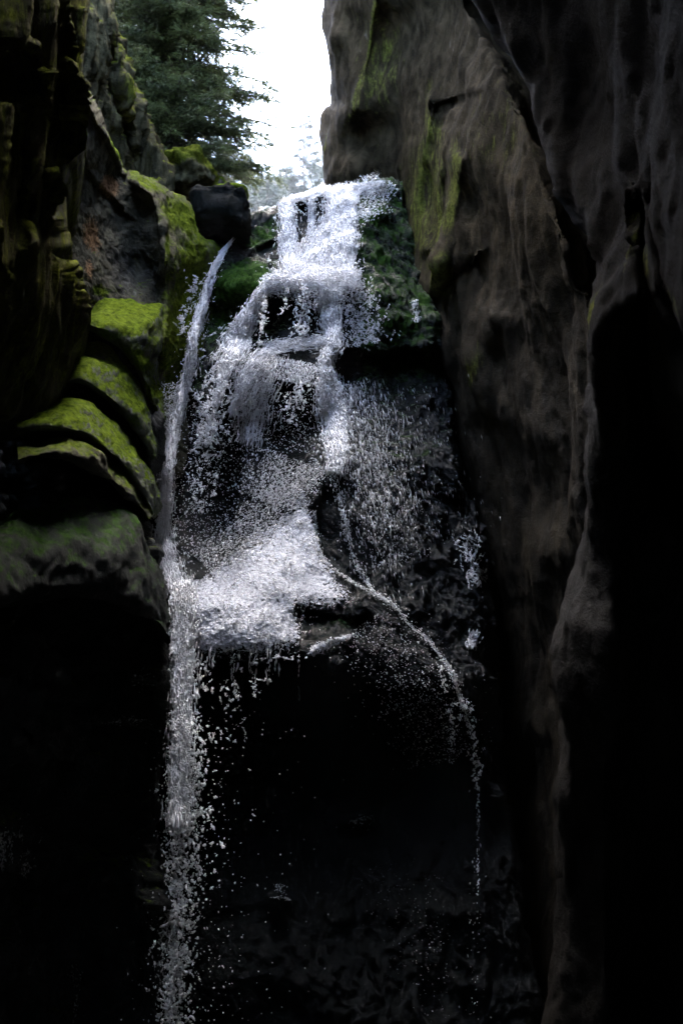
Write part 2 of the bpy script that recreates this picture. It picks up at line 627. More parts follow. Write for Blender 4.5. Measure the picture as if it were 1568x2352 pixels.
# ------------------------------------------------------------------ rock faces
def rock(name, label, cat, mat, T, B, L, Rt, pts, feats, ns, nt, layers, rounds, wraps, moss=(), wet=(), ochre=(), pale=(),
         up_moss=(0.0, 0.5), base_moss=0.0, base_wet_shade=0.0, group=None, moss_top=False):
    p, px, py = relief(T, B, L, Rt, tps(pts), feats, ns, nt, layers, rounds, wraps)
    n = grid_normals(p)
    up = np.clip((n[..., 2] - up_moss[0]) / up_moss[1], 0, 1) if up_moss else np.zeros(px.shape)
    if callable(base_moss):
        bm = base_moss(px, py); up = up * (bm > 0.1)
    else:
        bm = base_moss
    m = np.maximum(np.maximum(paint(px, py, moss), bm), up * 0.7 if up_moss else 0)
    if callable(base_wet_shade): base_wet_shade = base_wet_shade(px, py)
    at = {'moss': m, 'wet': np.maximum(paint(px, py, wet), base_wet_shade), 'ochre': paint(px, py, ochre), 'pale': paint(px, py, pale)}
    o = build(name, p.reshape(-1, 3), grid_faces(p.shape[1], p.shape[0]), mat, attrs=at)
    tag(o, label, cat, group)
    return o, p


# --- the stepped face under the fall
C_T = [(530, 555), (556, 520), (585, 492), (640, 463), (700, 446), (745, 433), (790, 425), (840, 415), (900, 410), (928, 416), (945, 445)]
C_L = [(530, 555), (478, 650), (432, 800), (378, 950), (325, 1100), (290, 1220), (280, 1400), (290, 1800), (290, 2600)]
C_R = [(945, 445), (952, 520), (975, 620), (1000, 690), (1020, 800), (1040, 900), (1065, 1100), (1115, 1260), (1130, 1450), (1160, 1800), (1300, 2600)]
C_B = [(290, 2600), (1300, 2600)]
C_pts = [(530, 555, 17.6), (585, 495, 18.3), (700, 446, 18.6), (800, 425, 18.7), (900, 412, 18.7), (945, 445, 18.9),
         (600, 560, 17.9), (720, 540, 17.9), (800, 540, 17.7), (900, 550, 17.9), (950, 560, 18.4),
         (560, 640, 16.9), (650, 640, 16.9), (760, 640, 16.8), (860, 640, 17.1), (970, 650, 17.8),
         (480, 700, 17.0), (450, 850, 16.6), (560, 720, 17.1), (600, 770, 16.7), (750, 770, 16.6), (880, 740, 16.6), (1000, 760, 17.0),
         (560, 820, 16.2), (650, 800, 16.2), (760, 800, 16.3), (900, 880, 16.5), (1030, 880, 17),
         (420, 1000, 16.2), (500, 960, 16.0), (650, 980, 16.3), (790, 980, 15.9), (900, 1000, 15.9), (1040, 1000, 16.6),
         (390, 1200, 15.8), (480, 1150, 15.9), (560, 1200, 15.6), (650, 1090, 15.5), (740, 1060, 15.3), (850, 1100, 15.4), (950, 1100, 15.6), (1070, 1150, 16.3),
         (700, 1180, 15.0), (600, 1260, 14.8), (480, 1320, 14.7), (420, 1340, 14.7), (420, 1450, 14.2), (500, 1500, 13.8), (650, 1500, 13.7), (700, 1380, 14.2),
         (800, 1380, 14.2), (830, 1440, 14.1), (850, 1300, 15.0), (950, 1300, 15.1), (1050, 1300, 15.6), (1120, 1300, 16),
         (950, 1450, 14.6), (1050, 1550, 14.6), (1130, 1500, 15.5), (750, 1550, 13.8), (950, 1560, 14.2),
         (450, 1700, 14.4), (600, 1650, 14.6), (800, 1700, 14.6), (1000, 1700, 14.6), (1100, 1750, 14.9),
         (450, 2000, 14.1), (800, 1900, 14.2), (1100, 2000, 14.4), (450, 2350, 13.8), (800, 2350, 13.6), (1150, 2350, 14), (330, 1500, 14.8), (330, 2000, 14.6), (330, 2600, 14.3), (800, 2600, 13.5), (1300, 2600, 14)]
C_feats = [step([(595, 668), (630, 652), (690, 648), (735, 665)], 6, 0.8, 110),
           step([(470, 690), (540, 697), (612, 688)], 6, 0.4, 50),
           step([(600, 905), (640, 885), (700, 880), (750, 915)], 8, 0.75, 140),
           step([(795, 800), (880, 812), (960, 802), (1040, 800)], 6, 0.8, 60),
           step([(545, 600), (590, 570), (650, 545)], 5, 0.3, 35),
           step([(690, 470), (735, 470)], 4, 0.25, 80, 10),
           step([(415, 1503), (500, 1520), (600, 1526), (690, 1505), (760, 1545), (900, 1572), (980, 1580)], 6, 1.1, 260),
           step([(905, 1372), (860, 1360), (790, 1325), (745, 1275), (718, 1200), (735, 1145)], 16, 0.28, 60),
           step([(572, 960), (560, 1030), (556, 1100), (548, 1220)], 8, 0.6, 140),
           step([(690, 1400), (760, 1410), (840, 1415)], 5, 0.3, 45, 12),
           step([(1000, 690), (960, 600), (945, 480)], 6, 0.35, 80),
           bump(850, 505, 35, 35, 0.35), bump(900, 700, 90, 60, 0.25), bump(570, 655, 70, 35, 0.25),
           bump(760, 1130, 40, 80, -0.08), bump(900, 1240, 90, 120, 0.15), bump(820, 1885, 45, 16, 0.25), bump(640, 2065, 30, 14, 0.25)]
C_lay = [((1.1, 1.1, 1.3), 0.09, 4, 'n', 11), ((3.0, 3.0, 2.8), 0.075, 4, 'n', 14), ((9, 9, 8), 0.022, 4, 'ridge', 19), ((28, 28, 22), 0.009, 3, 'n', 20)]
fall_rock, Cp = rock('stepped_rock', 'tall dark wet stepped rock face the waterfall runs down, green moss on its ledges', 'rock face', M_fall,
                     C_T, C_B, C_L, C_R, C_pts, C_feats, 300, 720, C_lay, [('T', 14, 0.5), ('R', 40, 0.7)],
                     [('T', [(0, 0.35, -0.02), (0, 1.2, -0.25), (0, 2.5, -0.6)]), ('R', [(-0.1, 0.6, 0), (-0.2, 2.5, 0)]), ('L', [(0, 0.5, 0), (0, 2, 0)])],
                     moss=[patch(555, 655, 85, 46, -12, 1.5), patch(480, 760, 45, 110, 15, 0.62), patch(600, 540, 70, 30, -35, 0.8), patch(520, 730, 60, 90, 0, 0.7), patch(450, 860, 30, 110, 12, 0.6), patch(520, 800, 40, 50, 0, .5),
                           patch(850, 500, 38, 28, 0, 0.95), patch(870, 600, 45, 60, 0, 0.72), patch(930, 740, 85, 65, 0, 0.68), patch(965, 690, 35, 40, 40, 0.8), patch(900, 780, 110, 25, 0, 0.55),
                           patch(960, 1060, 70, 90, 0, 0.42), patch(780, 1440, 70, 30, 0, 0.45), patch(860, 430, 25, 10, 0, .6)],
                     base_wet_shade=1.0, up_moss=(0.4, 0.6), base_moss=lambda x, y: 0.36 * sstep(960, 820, y) * (1 - sstep(640, 670, x) * sstep(820, 790, x)) + 0.2 * sstep(780, 850, x) * sstep(1300, 1000, y))

# --- right cliff
R1_T = [(540, -900), (660, -900), (850, -900)]  # unseen top leans over the gorge to cut the light below
R1_L = [(540, -900), (690, -300), (745, -60), (750, 0), (745, 60), (748, 115), (760, 170), (763, 230), (746, 270), (738, 315), (741, 430), (750, 520), (780, 800), (820, 1300), (850, 2600)]
R1_R = [(850, -900), (1380, -350), (1690, -60), (1750, 200), (1750, 700), (1750, 2600)]
R1_B = [(850, 2600), (1750, 2600)]
R1_pts = [(540, -900, 20.6), (690, -400, 20.6), (745, 0, 20.5), (745, 250, 20.5), (740, 430, 20.8), (800, 0, 19.7), (860, 0, 19.1), (900, 100, 19.2), (820, 250, 19.5), (790, 400, 19.9),
          (880, 300, 19.6), (920, 420, 19.4), (955, 320, 18.4), (930, 60, 19.0), (1000, 0, 18.0), (1000, 350, 17.3), (960, 520, 18.5), (1000, 600, 17.2), (1100, 0, 16.4), (1080, 300, 15.8),
          (1150, 300, 14.9), (1200, 500, 14.2), (1250, 400, 13.7), (1100, 600, 15.8), (1000, 800, 17.4), (1100, 900, 16.6), (1250, 900, 14.6), (1330, 560, 12.9), (1420, 600, 12.6),
          (1300, 0, 13.8), (1420, 0, 12.8), (1450, 300, 12.4), (1450, 900, 12), (1080, 1200, 17.4), (1200, 1300, 16), (1400, 1300, 13.6), (1100, 1500, 17.4), (1170, 1800, 17),
          (1400, 1800, 13.8), (1150, 2350, 16.8), (1400, 2350, 13.5), (920, -450, 17.6), (660, -900, 17.4), (1150, -450, 14.4), (850, -900, 13.5), (1500, -300, 12), (1500, 2600, 13), (1750, 200, 10.5), (1750, 1200, 11), (1750, 2600, 11.5), (1700, -600, 10.5), (850, 2600, 18), (800, 1000, 20), (850, 700, 19.8), (830, 1600, 18.5)]
R1_feats = [rib([(862, -200), (858, 0), (835, 130), (815, 250)], 24, 0.3), rib([(985, 230), (963, 330), (960, 450), (972, 570)], 16, 0.4), rib([(1012, 300), (1002, 430), (1004, 600)], 16, 0.32),
            rib([(1052, 370), (1042, 470), (1030, 560), (1000, 650)], 17, 0.4), step([(1345, 640), (1330, 560), (1262, 375), (1210, 225), (1150, 115), (1090, 0), (1060, -250)], 34, 2.6, 300, 60),
            rib([(1020, 60), (1040, 120), (1090, 200)], 30, 0.25), bump(1040, 235, 45, 10, -0.25, -15), bump(1110, 420, 60, 80, 0.2), bump(780, 85, 18, 22, 0.25),
            rib([(1125, 735), (1100, 830), (1112, 930)], 34, 0.3), rib([(1150, 880), (1190, 960), (1240, 1010)], 40, 0.15),
            step([(990, 690), (1030, 640), (1080, 600)], 20, 0.4, 120), bump(1260, 1260, 60, 70, 0.25), bump(820, 320, 25, 40, -0.25), bump(920, 230, 25, 90, -0.2), bump(780, 350, 14, 60, -0.12)]
R1_lay = [((0.8, 0.8, 0.35), 0.14, 3, 'n', 21), ((2.6, 2.6, 1.1), 0.045, 3, 'n', 24), ((9, 9, 4.5), 0.014, 4, 'n', 27), ((30, 30, 14), 0.005, 3, 'n', 28)]
rock('cliff', 'tall smooth grey brown sandstone cliff with yellow green ribs, right of the waterfall top', 'cliff', M_right,
     R1_T, R1_B, R1_L, R1_R, R1_pts, R1_feats, 300, 620, R1_lay, [('L', 45, 0.9)], [('L', [(0.15, 0.8, 0), (0.5, 3, 0), (3, 6, 0)])],
     moss=[patch(968, 420, 20, 260, 3, 0.7), patch(1003, 480, 16, 210, 3, 0.62), patch(1044, 430, 14, 160, 4, 0.7), patch(1010, 640, 30, 70, 12, 0.8), patch(850, 60, 18, 130, 8, 0.75), patch(818, 210, 14, 100, 15, 0.65),
           patch(990, 300, 40, 70, 0, 0.45), patch(1130, 480, 70, 120, 0, 0.2), patch(1100, 850, 14, 80, 0, 0.6), patch(745, 330, 6, 70, 0, .5), patch(985, 450, 80, 270, 0, 0.5), patch(870, 150, 70, 220, 0, 0.44), patch(1150, 300, 130, 320, 20, 0.34)],
     base_wet_shade=lambda x, y: 0.3 * sstep(480, 1000, y), ochre=[patch(1000, 340, 22, 60, 0, 0.3)], pale=[patch(1040, 110, 60, 110, -30, 0.34), patch(850, 130, 130, 330, 0, 0.3)], up_moss=None)  # wet ramp is painted shade; pale is lichen plus brightness painted at upper left

# --- near right cliff
R2_L = [(800, -900), (965, -350), (1092, 0), (1150, 115), (1208, 225), (1262, 375), (1310, 510), (1342, 620), (1350, 720), (1349, 800), (1345, 900), (1338, 1020), (1325, 1200), (1300, 1450), (1275, 1800), (1262, 2200), (1255, 2700)]  # widened and overhung so dark rock stands in for shade
R2_pts = [(800, -900, 12.6), (965, -350, 12.2), (1090, 0, 11.8), (1210, 225, 11.2), (1262, 375, 10.7), (1330, 540, 10.0), (1280, 100, 10.9), (1360, 300, 10.2), (1300, -350, 10.8), (1425, 350, 9.3), (1350, 720, 9.2), (1345, 900, 9.7), (1338, 1020, 9.9), (1310, 1400, 10.2), (1275, 1800, 10.4), (1255, 2600, 10.4), (1450, 1300, 10.0), (1450, 1800, 10.2), (1500, 2600, 10.1), (1470, 520, 8.7), (1440, 640, 8.7), (1500, 660, 8.3), (1568, 700, 7.4), (1568, 300, 7.6), (1500, 0, 8.4),
          (1700, 0, 6.4), (1700, 700, 6.3), (1700, 1500, 7.6), (1568, 1300, 9.4), (1568, 2300, 9.4), (2300, -900, 3.6), (2300, 700, 3.6), (2300, 2700, 3.5), (1700, -900, 6.4), (1700, 2600, 7.6)]
R2_feats = [pocket([(1500, 690), (1440, 715), (1405, 765), (1398, 840), (1420, 1000), (1415, 1200), (1410, 1500), (1400, 2800), (1900, 2800), (1700, 1300), (1600, 950), (1545, 790)], 70, 1.4),
            rib([(1435, 420), (1452, 560), (1462, 670)], 14, 0.25), rib([(1485, 430), (1500, 560), (1510, 660)], 13, 0.22), step([(1478, 700), (1474, 600), (1468, 480)], 5, 0.15, 30)]
rock('cliff', 'dim near cliff at the right edge with an arched black hollow in it', 'cliff', M_right_shade,
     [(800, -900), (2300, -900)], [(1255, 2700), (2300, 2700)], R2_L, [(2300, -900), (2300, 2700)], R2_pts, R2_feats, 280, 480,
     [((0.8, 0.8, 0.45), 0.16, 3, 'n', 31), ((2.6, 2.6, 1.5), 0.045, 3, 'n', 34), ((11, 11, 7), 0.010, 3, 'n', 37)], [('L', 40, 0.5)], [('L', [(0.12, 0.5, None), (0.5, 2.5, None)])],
     moss=[patch(1440, 560, 18, 130, 0, 0.6), patch(1490, 600, 14, 110, 0, 0.5), patch(1356, 720, 9, 90, 0, 0.7), patch(1540, 700, 20, 100, -15, 0.4)], pale=[patch(1475, 650, 14, 40, 0, 0.5)], base_wet_shade=lambda x, y: 0.25 * sstep(720, 980, y), up_moss=None)  # downward darkening paints shade into the lower part

# --- near left cliff
L1_R = [(232, -900), (222, 0), (216, 140), (211, 220), (198, 285), (186, 340), (165, 385), (154, 440), (150, 570), (172, 625), (196, 730), (184, 778), (150, 838), (132, 894), (112, 945), (100, 1200), (100, 2600)]
L1_pts = [(225, -900, 11.4), (220, 0, 11.3), (190, 340, 11.4), (150, 450, 11.3), (190, 730, 12.5), (120, 940, 12.6), (150, 0, 10.5), (120, 200, 10.4), (100, 400, 10.5), (70, 600, 10.5), (100, 760, 11.7),
          (0, 0, 9.2), (0, 300, 9.5), (0, 700, 10.2), (0, 1000, 12.0), (-500, 0, 6.4), (-500, 1000, 6.4), (-1500, -900, 3.3), (-1500, 800, 3.3), (-1500, 2600, 3.3), (-500, 2600, 6.4), (0, -900, 9.2), (-500, -900, 6.4)]
L1_feats = [pocket([(156, 185), (134, 245), (126, 300), (146, 315), (160, 350), (172, 260), (167, 200)], 8, 0.6), step([(-120, 90), (0, 105), (60, 112), (95, 145), (100, 190)], 10, 0.8, 220),
            rib([(150, 0), (165, 60), (168, 120), (160, 160)], 8, 0.18), rib([(108, 160), (118, 220), (122, 265)], 8, 0.2), rib([(200, 20), (195, 120), (180, 250)], 14, 0.2), rib([(120, 400), (135, 440), (142, 520)], 9, 0.22),
            step([(60, 480), (85, 420), (105, 360), (125, 300)], 6, 0.35, 40), bump(40, 480, 30, 120, -0.3), rib([(5, 520), (12, 600), (10, 700)], 14, 0.25), rib([(70, 560), (95, 700), (70, 860)], 25, 0.15), step([(20, 320), (40, 200)], 10, .4, 60)]
rock('cliff', 'dark streaked near cliff on the left edge with hanging ribs of olive moss', 'cliff', M_left,
     [(-1500, -900), (232, -900)], [(-1500, 1250), (-400, 1090), (0, 1000), (60, 972), (112, 945)], [(-1500, -900), (-1500, 1250)], L1_R[:-2], L1_pts, L1_feats, 420, 620,
     [((0.9, 0.9, 0.22), 0.2, 3, 'n', 41), ((3.6, 3.6, 0.3), 0.07, 2, 'ridge', 44), ((10, 4, 1.2), 0.018, 3, 'n', 47), ((26, 26, 9), 0.007, 3, 'n', 48)], [('R', 35, 0.6)], [('R', [(-0.1, 0.5, 0), (-0.5, 2, 0)]), ('B', [(0, 0.12, 0.02), (0, 0.3, 0.06)])],
     base_wet_shade=lambda x, y: 0.3 * sstep(820, 950, y), moss=[patch(170, 100, 50, 160, 0, 0.5), patch(110, 240, 20, 120, 0, 0.5), patch(165, 640, 22, 130, -8, 0.62), patch(138, 460, 14, 70, 0, 0.6), patch(30, 40, 60, 30, 0, 0.7), patch(8, 90, 20, 8, 10, 1.0), patch(60, 800, 80, 120, 0, 0.35), patch(10, 600, 10, 100, 0, 0.5)],  # wet ramp darkens the foot in place of shade
     up_moss=(0.1, 0.5), base_moss=lambda x, y: 0.5 * sstep(1000, 850, y) * sstep(-250, 20, x), moss_top=True)

# --- far left cliff behind the mossy slab
rock('cliff', 'dark inner cliff with green streaks, behind the near left cliff and beside the spruce', 'cliff', M_left,
     [(60, -900), (290, -900)], [(60, 560), (400, 560)], [(60, -900), (60, 560)], [(290, -900), (262, -100), (268, 0), (296, 120), (330, 250), (366, 335), (392, 395), (400, 560)],
     [(60, -900, 13.6), (330, -900, 17.6), (300, 0, 17.6), (340, 250, 17.6), (394, 395, 17.9), (400, 560, 18), (60, 0, 13.4), (60, 560, 13.5), (200, 0, 15.3), (250, 200, 16.3), (300, 330, 17.2), (200, 400, 15.6), (340, 400, 17.7), (220, 100, 15.6)],
     [rib([(255, 60), (265, 160), (290, 260)], 14, 0.45), rib([(300, 60), (308, 130), (322, 240)], 10, 0.3), step([(300, 420), (275, 320), (240, 210), (232, 120)], 8, 0.5, 40), rib([(285, 180), (300, 250), (305, 330)], 8, 0.3)],
     140, 300, [((0.8, 0.8, 0.3), 0.2, 4, 'n', 51), ((3.5, 3.5, 0.8), 0.1, 4, 'ridge', 54), ((9, 9, 4), 0.03, 3, 'n', 57)], [('R', 30, 0.6)], [('R', [(-0.1, 0.6, 0), (-0.8, 3, 0)]), ],
     moss=[patch(285, 200, 18, 90, -12, 0.65), patch(305, 130, 12, 90, -6, 0.55), patch(260, 110, 14, 80, -8, 0.45)], up_moss=(0.1, 0.5))

# --- mossy slab
slab, Lp = rock('mossy_slab', 'broad mossy slab with a rust brown patch, between the dark left cliff and the narrow left stream', 'rock slab', M_slab,
     [(192, 212), (212, 240), (240, 300), (268, 352), (292, 398), (335, 407), (390, 440), (438, 470), (452, 520), (472, 552), (518, 560)],
     [(100, 1050), (385, 1080)], [(192, 212), (150, 330), (120, 600), (100, 1050)], [(518, 560), (484, 640), (452, 740), (426, 870), (404, 960), (385, 1080)],
     [(195, 215, 13.9), (240, 300, 14.4), (290, 398, 15.3), (340, 410, 15.7), (440, 475, 16.7), (518, 560, 17.4), (150, 400, 13.4), (235, 450, 14.6), (300, 500, 15), (365, 520, 15.1), (380, 600, 15.0), (430, 650, 16.2),
      (480, 645, 17), (382, 800, 14.9), (412, 850, 16.2), (250, 600, 14.7), (330, 620, 15.1), (200, 650, 14.2), (380, 950, 15.2), (400, 960, 15.8), (200, 760, 14.5), (130, 800, 14.4), (100, 1050, 14.8), (250, 850, 14.9), (385, 1080, 15.2), (400, 540, 15.7)],
     [rib([(376, 820), (383, 650), (385, 590), (377, 510), (350, 445), (312, 416)], 15, 0.4), rib([(200, 225), (235, 295), (268, 352), (290, 395)], 9, 0.3), bump(320, 560, 50, 70, -0.25), bump(250, 420, 22, 40, -0.15, -20),
      step([(170, 330), (215, 420), (280, 480)], 8, 0.25, 60), bump(330, 440, 45, 30, 0.2)],
     220, 380, [((1.3, 1.3, 0.8), 0.07, 3, 'n', 61), ((5, 5, 4), 0.025, 4, 'n', 64), ((14, 14, 12), 0.014, 3, 'n', 67)], [('T', 14, 0.5)], [('T', [(0, 0.5, -0.05), (0, 2, -0.4)]), ('R', [(0.1, 0.6, 0)])],
     moss=[patch(425, 700, 60, 280, 10, 0.95), patch(420, 500, 75, 50, 40, 0.9), patch(385, 580, 9, 120, 0, 0.75), patch(345, 425, 60, 14, 32, 0.75), patch(270, 355, 8, 70, -28, 0.85), patch(235, 668, 35, 16, 15, 0.8), patch(500, 575, 30, 25, 0, 0.9),
           patch(240, 470, 60, 60, 0, 0.3), patch(170, 480, 60, 120, 0, .3)],
     ochre=[patch(248, 430, 28, 36, -20, 0.85), patch(215, 540, 22, 55, -10, 0.75), patch(205, 620, 14, 35, 0, 0.6)], pale=[patch(310, 660, 55, 45, 0, 0.35), patch(365, 510, 12, 60, -25, 0.45)],
     wet=[patch(310, 620, 60, 70, 0, 0.6)], up_moss=(0.35, 0.5))

# --- wall under the rounded ledges
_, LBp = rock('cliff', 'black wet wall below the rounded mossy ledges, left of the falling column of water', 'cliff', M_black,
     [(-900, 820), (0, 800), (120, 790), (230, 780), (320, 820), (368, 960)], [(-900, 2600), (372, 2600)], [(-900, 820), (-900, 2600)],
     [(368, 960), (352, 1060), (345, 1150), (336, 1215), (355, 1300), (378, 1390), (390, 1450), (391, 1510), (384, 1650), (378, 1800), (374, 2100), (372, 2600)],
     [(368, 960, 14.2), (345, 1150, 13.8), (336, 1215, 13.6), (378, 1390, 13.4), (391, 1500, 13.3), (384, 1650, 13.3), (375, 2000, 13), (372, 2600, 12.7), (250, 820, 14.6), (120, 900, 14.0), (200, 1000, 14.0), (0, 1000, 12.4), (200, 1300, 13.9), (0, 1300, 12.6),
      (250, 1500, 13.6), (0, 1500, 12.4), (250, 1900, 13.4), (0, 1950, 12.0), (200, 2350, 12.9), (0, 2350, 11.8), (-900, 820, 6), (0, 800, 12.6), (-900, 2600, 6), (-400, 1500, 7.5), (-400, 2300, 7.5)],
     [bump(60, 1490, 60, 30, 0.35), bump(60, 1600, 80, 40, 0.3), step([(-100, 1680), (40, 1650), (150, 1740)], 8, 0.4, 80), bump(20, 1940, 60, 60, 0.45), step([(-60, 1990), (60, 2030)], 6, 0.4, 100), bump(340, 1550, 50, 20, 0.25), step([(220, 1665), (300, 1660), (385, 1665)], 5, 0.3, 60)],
     220, 420, [((1.1, 1.1, 1.1), 0.2, 5, 'n', 71), ((4, 4, 3), 0.06, 4, 'n', 74), ((10, 10, 7), 0.02, 3, 'ridge', 77)], [('R', 30, 0.6)], [('R', [(-0.1, 0.6, 0), (-0.4, 2, 0)])], base_wet_shade=0.55, up_moss=(0.45, 0.6))


# --- four rounded ledges stacked down the left wall
def ledge(label, top, bot, Ys, Rr, seed, moss, under=1.2, nu=180, nv=110, base=0.42, mat=None):
    u = np.linspace(0, 1, nu)
    Tc, Bc = poly_at(top, nu), poly_at(bot, nu)
    Yc = np.interp(u, np.linspace(0, 1, len(Ys)), Ys)
    Rc = Rr * (0.35 + 0.65 * np.sin(np.pi * np.clip(u * 0.86 + 0.1, 0, 1)) ** 0.6)
    prof = np.array([(0.12, 2.2), (0.03, 1.45), (0.0, 0.95), (0.14, 0.62), (0.32, 0.36), (0.52, 0.16), (0.72, 0.03), (0.86, 0.0), (0.95, 0.07), (1.0, 0.28), (0.97, 0.8), (0.9, under), (0.7, 2.2)])
    pv = poly_at(prof, nv)
    f, dpt = pv[:, 0][:, None], pv[:, 1][:, None]
    px = Tc[None, :, 0] * (1 - f) + Bc[None, :, 0] * f
    py = Tc[None, :, 1] * (1 - f) + Bc[None, :, 1] * f
    p = P(px, py, Yc[None] + Rc[None] * dpt)
    p = displace(p, [((1.6, 1.6, 1.6), 0.06, 3, 'n', seed), ((6, 6, 6), 0.018, 4, 'n', seed + 3), ((20, 20, 20), 0.007, 3, 'n', seed + 6)])
    n = grid_normals(p)
    m = np.maximum(np.maximum(paint(px, py, moss), base), np.clip((n[..., 2] - 0.0) / 0.5, 0, 1) * (base + 0.4))
    m = m * np.ones_like(p[..., 0])
    o = build('rock_ledge', p.reshape(-1, 3), grid_faces(nu, nv), mat or M_lobe,
              attrs={'moss': m, 'wet': np.full(m.shape, 0.25), 'ochre': np.zeros(m.shape), 'pale': np.full(m.shape, 0.3)})
    tag(o, label, 'rock ledge', 'rounded mossy ledges stacked on the left wall')
    return o


ledge('uppermost rounded ledge, broad and yellow green with moss, under the mossy slab',
      [(170, 770), (192, 738), (222, 704), (248, 690), (290, 686), (337, 690), (377, 698), (384, 770), (366, 822), (362, 862), (374, 925), (374, 966)],
      [(176, 790), (196, 752), (224, 764), (256, 784), (297, 832), (329, 888), (345, 925), (373, 968)], [13.6, 13.55, 13.7, 14.0, 14.3], 1.25, 81,
      [patch(280, 735, 95, 50, 30, 0.9), patch(330, 830, 26, 80, -30, 0.9), patch(355, 760, 40, 70, 0, 0.65)], base=0.55)
ledge('second rounded ledge from the top, grey with a green moss band down its middle',
      [(120, 890), (146, 856), (176, 802), (216, 792), (248, 802), (280, 834), (317, 878), (345, 918), (365, 970), (371, 1014), (357, 1052)],
      [(124, 905), (150, 886), (180, 882), (224, 908), (276, 948), (305, 980), (337, 1028), (352, 1056)], [13.1, 13.1, 13.3, 13.6, 13.95], 1.15, 91,
      [patch(185, 815, 50, 22, -10, 0.75), patch(300, 915, 22, 90, -38, 0.85), patch(335, 1000, 12, 50, -30, 0.6)])
ledge('third rounded ledge, with a double lip and a bright green rim at its left end',
      [(38, 970), (60, 954), (100, 933), (152, 921), (192, 929), (240, 957), (288, 997), (320, 1037), (345, 1077), (361, 1125), (367, 1160), (352, 1190)],
      [(40, 985), (80, 985), (140, 990), (190, 1005), (240, 1040), (285, 1080), (320, 1130), (345, 1185)], [11.7, 11.9, 12.4, 13.0, 13.6], 1.15, 101,
      [patch(130, 945, 75, 20, 0, 0.8), patch(270, 1010, 24, 90, -45, 0.75), patch(60, 958, 30, 12, -20, .9)])
ledge('narrow lower lip tucked close under the third rounded ledge',
      [(40, 1030), (80, 1022), (140, 1015), (190, 1022), (240, 1050), (285, 1090), (318, 1130), (342, 1180)],
      [(44, 1060), (80, 1050), (140, 1045), (200, 1065), (250, 1100), (300, 1145), (335, 1180), (343, 1195)], [11.35, 11.55, 12.05, 12.7, 13.4], 0.7, 111,
      [patch(150, 1035, 70, 14, 0, 0.5), patch(290, 1110, 14, 60, -45, 0.6)], base=0.25, mat=M_slab)
ledge('lowest rounded ledge, largest and darkest, with a thin green crest',
      [(-160, 1290), (0, 1202), (60, 1170), (140, 1152), (168, 1143), (216, 1147), (260, 1161), (296, 1177), (320, 1210), (340, 1250), (352, 1282), (372, 1350), (388, 1410)],
      [(-160, 1440), (0, 1400), (80, 1380), (160, 1375), (220, 1375), (270, 1385), (320, 1405), (350, 1430), (388, 1480)], [9.2, 10.2, 11.0, 11.6, 12.2, 13.0], 1.1, 121,
      [patch(170, 1152, 60, 16, 0, 0.9), patch(40, 1185, 80, 14, -25, 0.75), patch(230, 1165, 60, 14, 15, .6)], base=0.12, mat=M_fall)


# --- boulders
def boulder(name, label, cx, cy, rx, ry, Y, depth, mat, seed, moss_from=0.2, sq=0.75, tilt=0.0, group=None, bump_a=0.25):
    c = P(cx, cy, Y)
    sc = Y * 3.436e-4 * 1.02
    nu, nv = 90, 60
    a = np.linspace(0, 2 * np.pi, nu, endpoint=False)[None, :]
    b = np.linspace(-np.pi / 2, np.pi / 2, nv)[:, None]
    sp = lambda x: np.sign(x) * np.abs(x) ** sq
    x = sp(np.cos(a)) * sp(np.cos(b)); y = sp(np.sin(a)) * sp(np.cos(b)); z = sp(np.sin(b)) * np.ones_like(a)
    p = np.stack([x * rx * sc, y * depth, z * ry * sc], -1)
    ct, st = math.cos(R(tilt)), math.sin(R(tilt))
    p = np.stack([p[..., 0] * ct - p[..., 2] * st, p[..., 1], p[..., 0] * st + p[..., 2] * ct], -1)
    dirs = p / (np.linalg.norm(p, axis=2)[..., None] + 1e-9)
    q = p.reshape(-1, 3) / (rx * sc)
    d = fbm(q * 1.2, 4, seed) * bump_a * ry * sc + fbm(q * 6, 3, seed + 5) * 0.04 * ry * sc
    p = p + dirs * d.reshape(nv, nu)[..., None] + c
    up = dirs[..., 2]
    m = np.clip((up - moss_from) / 0.35, 0, 1) * 0.9
    z0 = np.zeros(m.shape)
    o = build(name, p.reshape(-1, 3), grid_faces(nu, nv, True), mat, attrs={'moss': m, 'wet': z0, 'ochre': z0, 'pale': z0})
    return tag(o, label, 'boulder', group)


boulder('boulder', 'black boulder with a green mossy top, wedged at the top of the narrow left stream', 512, 498, 64, 52, 17.4, 0.6, M_black, 131, 0.45, 0.5, -5, bump_a=0.4)
boulder('boulder', 'small mossy rock perched on the back edge of the wedged black boulder', 520, 452, 55, 16, 17.6, 0.4, M_lobe, 137, -0.3, 0.8, 8)
boulder('boulder', 'rough yellow green mossy boulder beneath the spruce, above the slab', 440, 415, 52, 55, 19.6, 0.8, M_left, 141, -0.2, 0.8, 20, bump_a=0.45)
boulder('boulder', 'low grey boulder behind the mossy slab, right of the yellow green boulder', 492, 455, 40, 34, 20.6, 0.6, M_slab, 147, 0.1, 0.8, 10, bump_a=0.4)

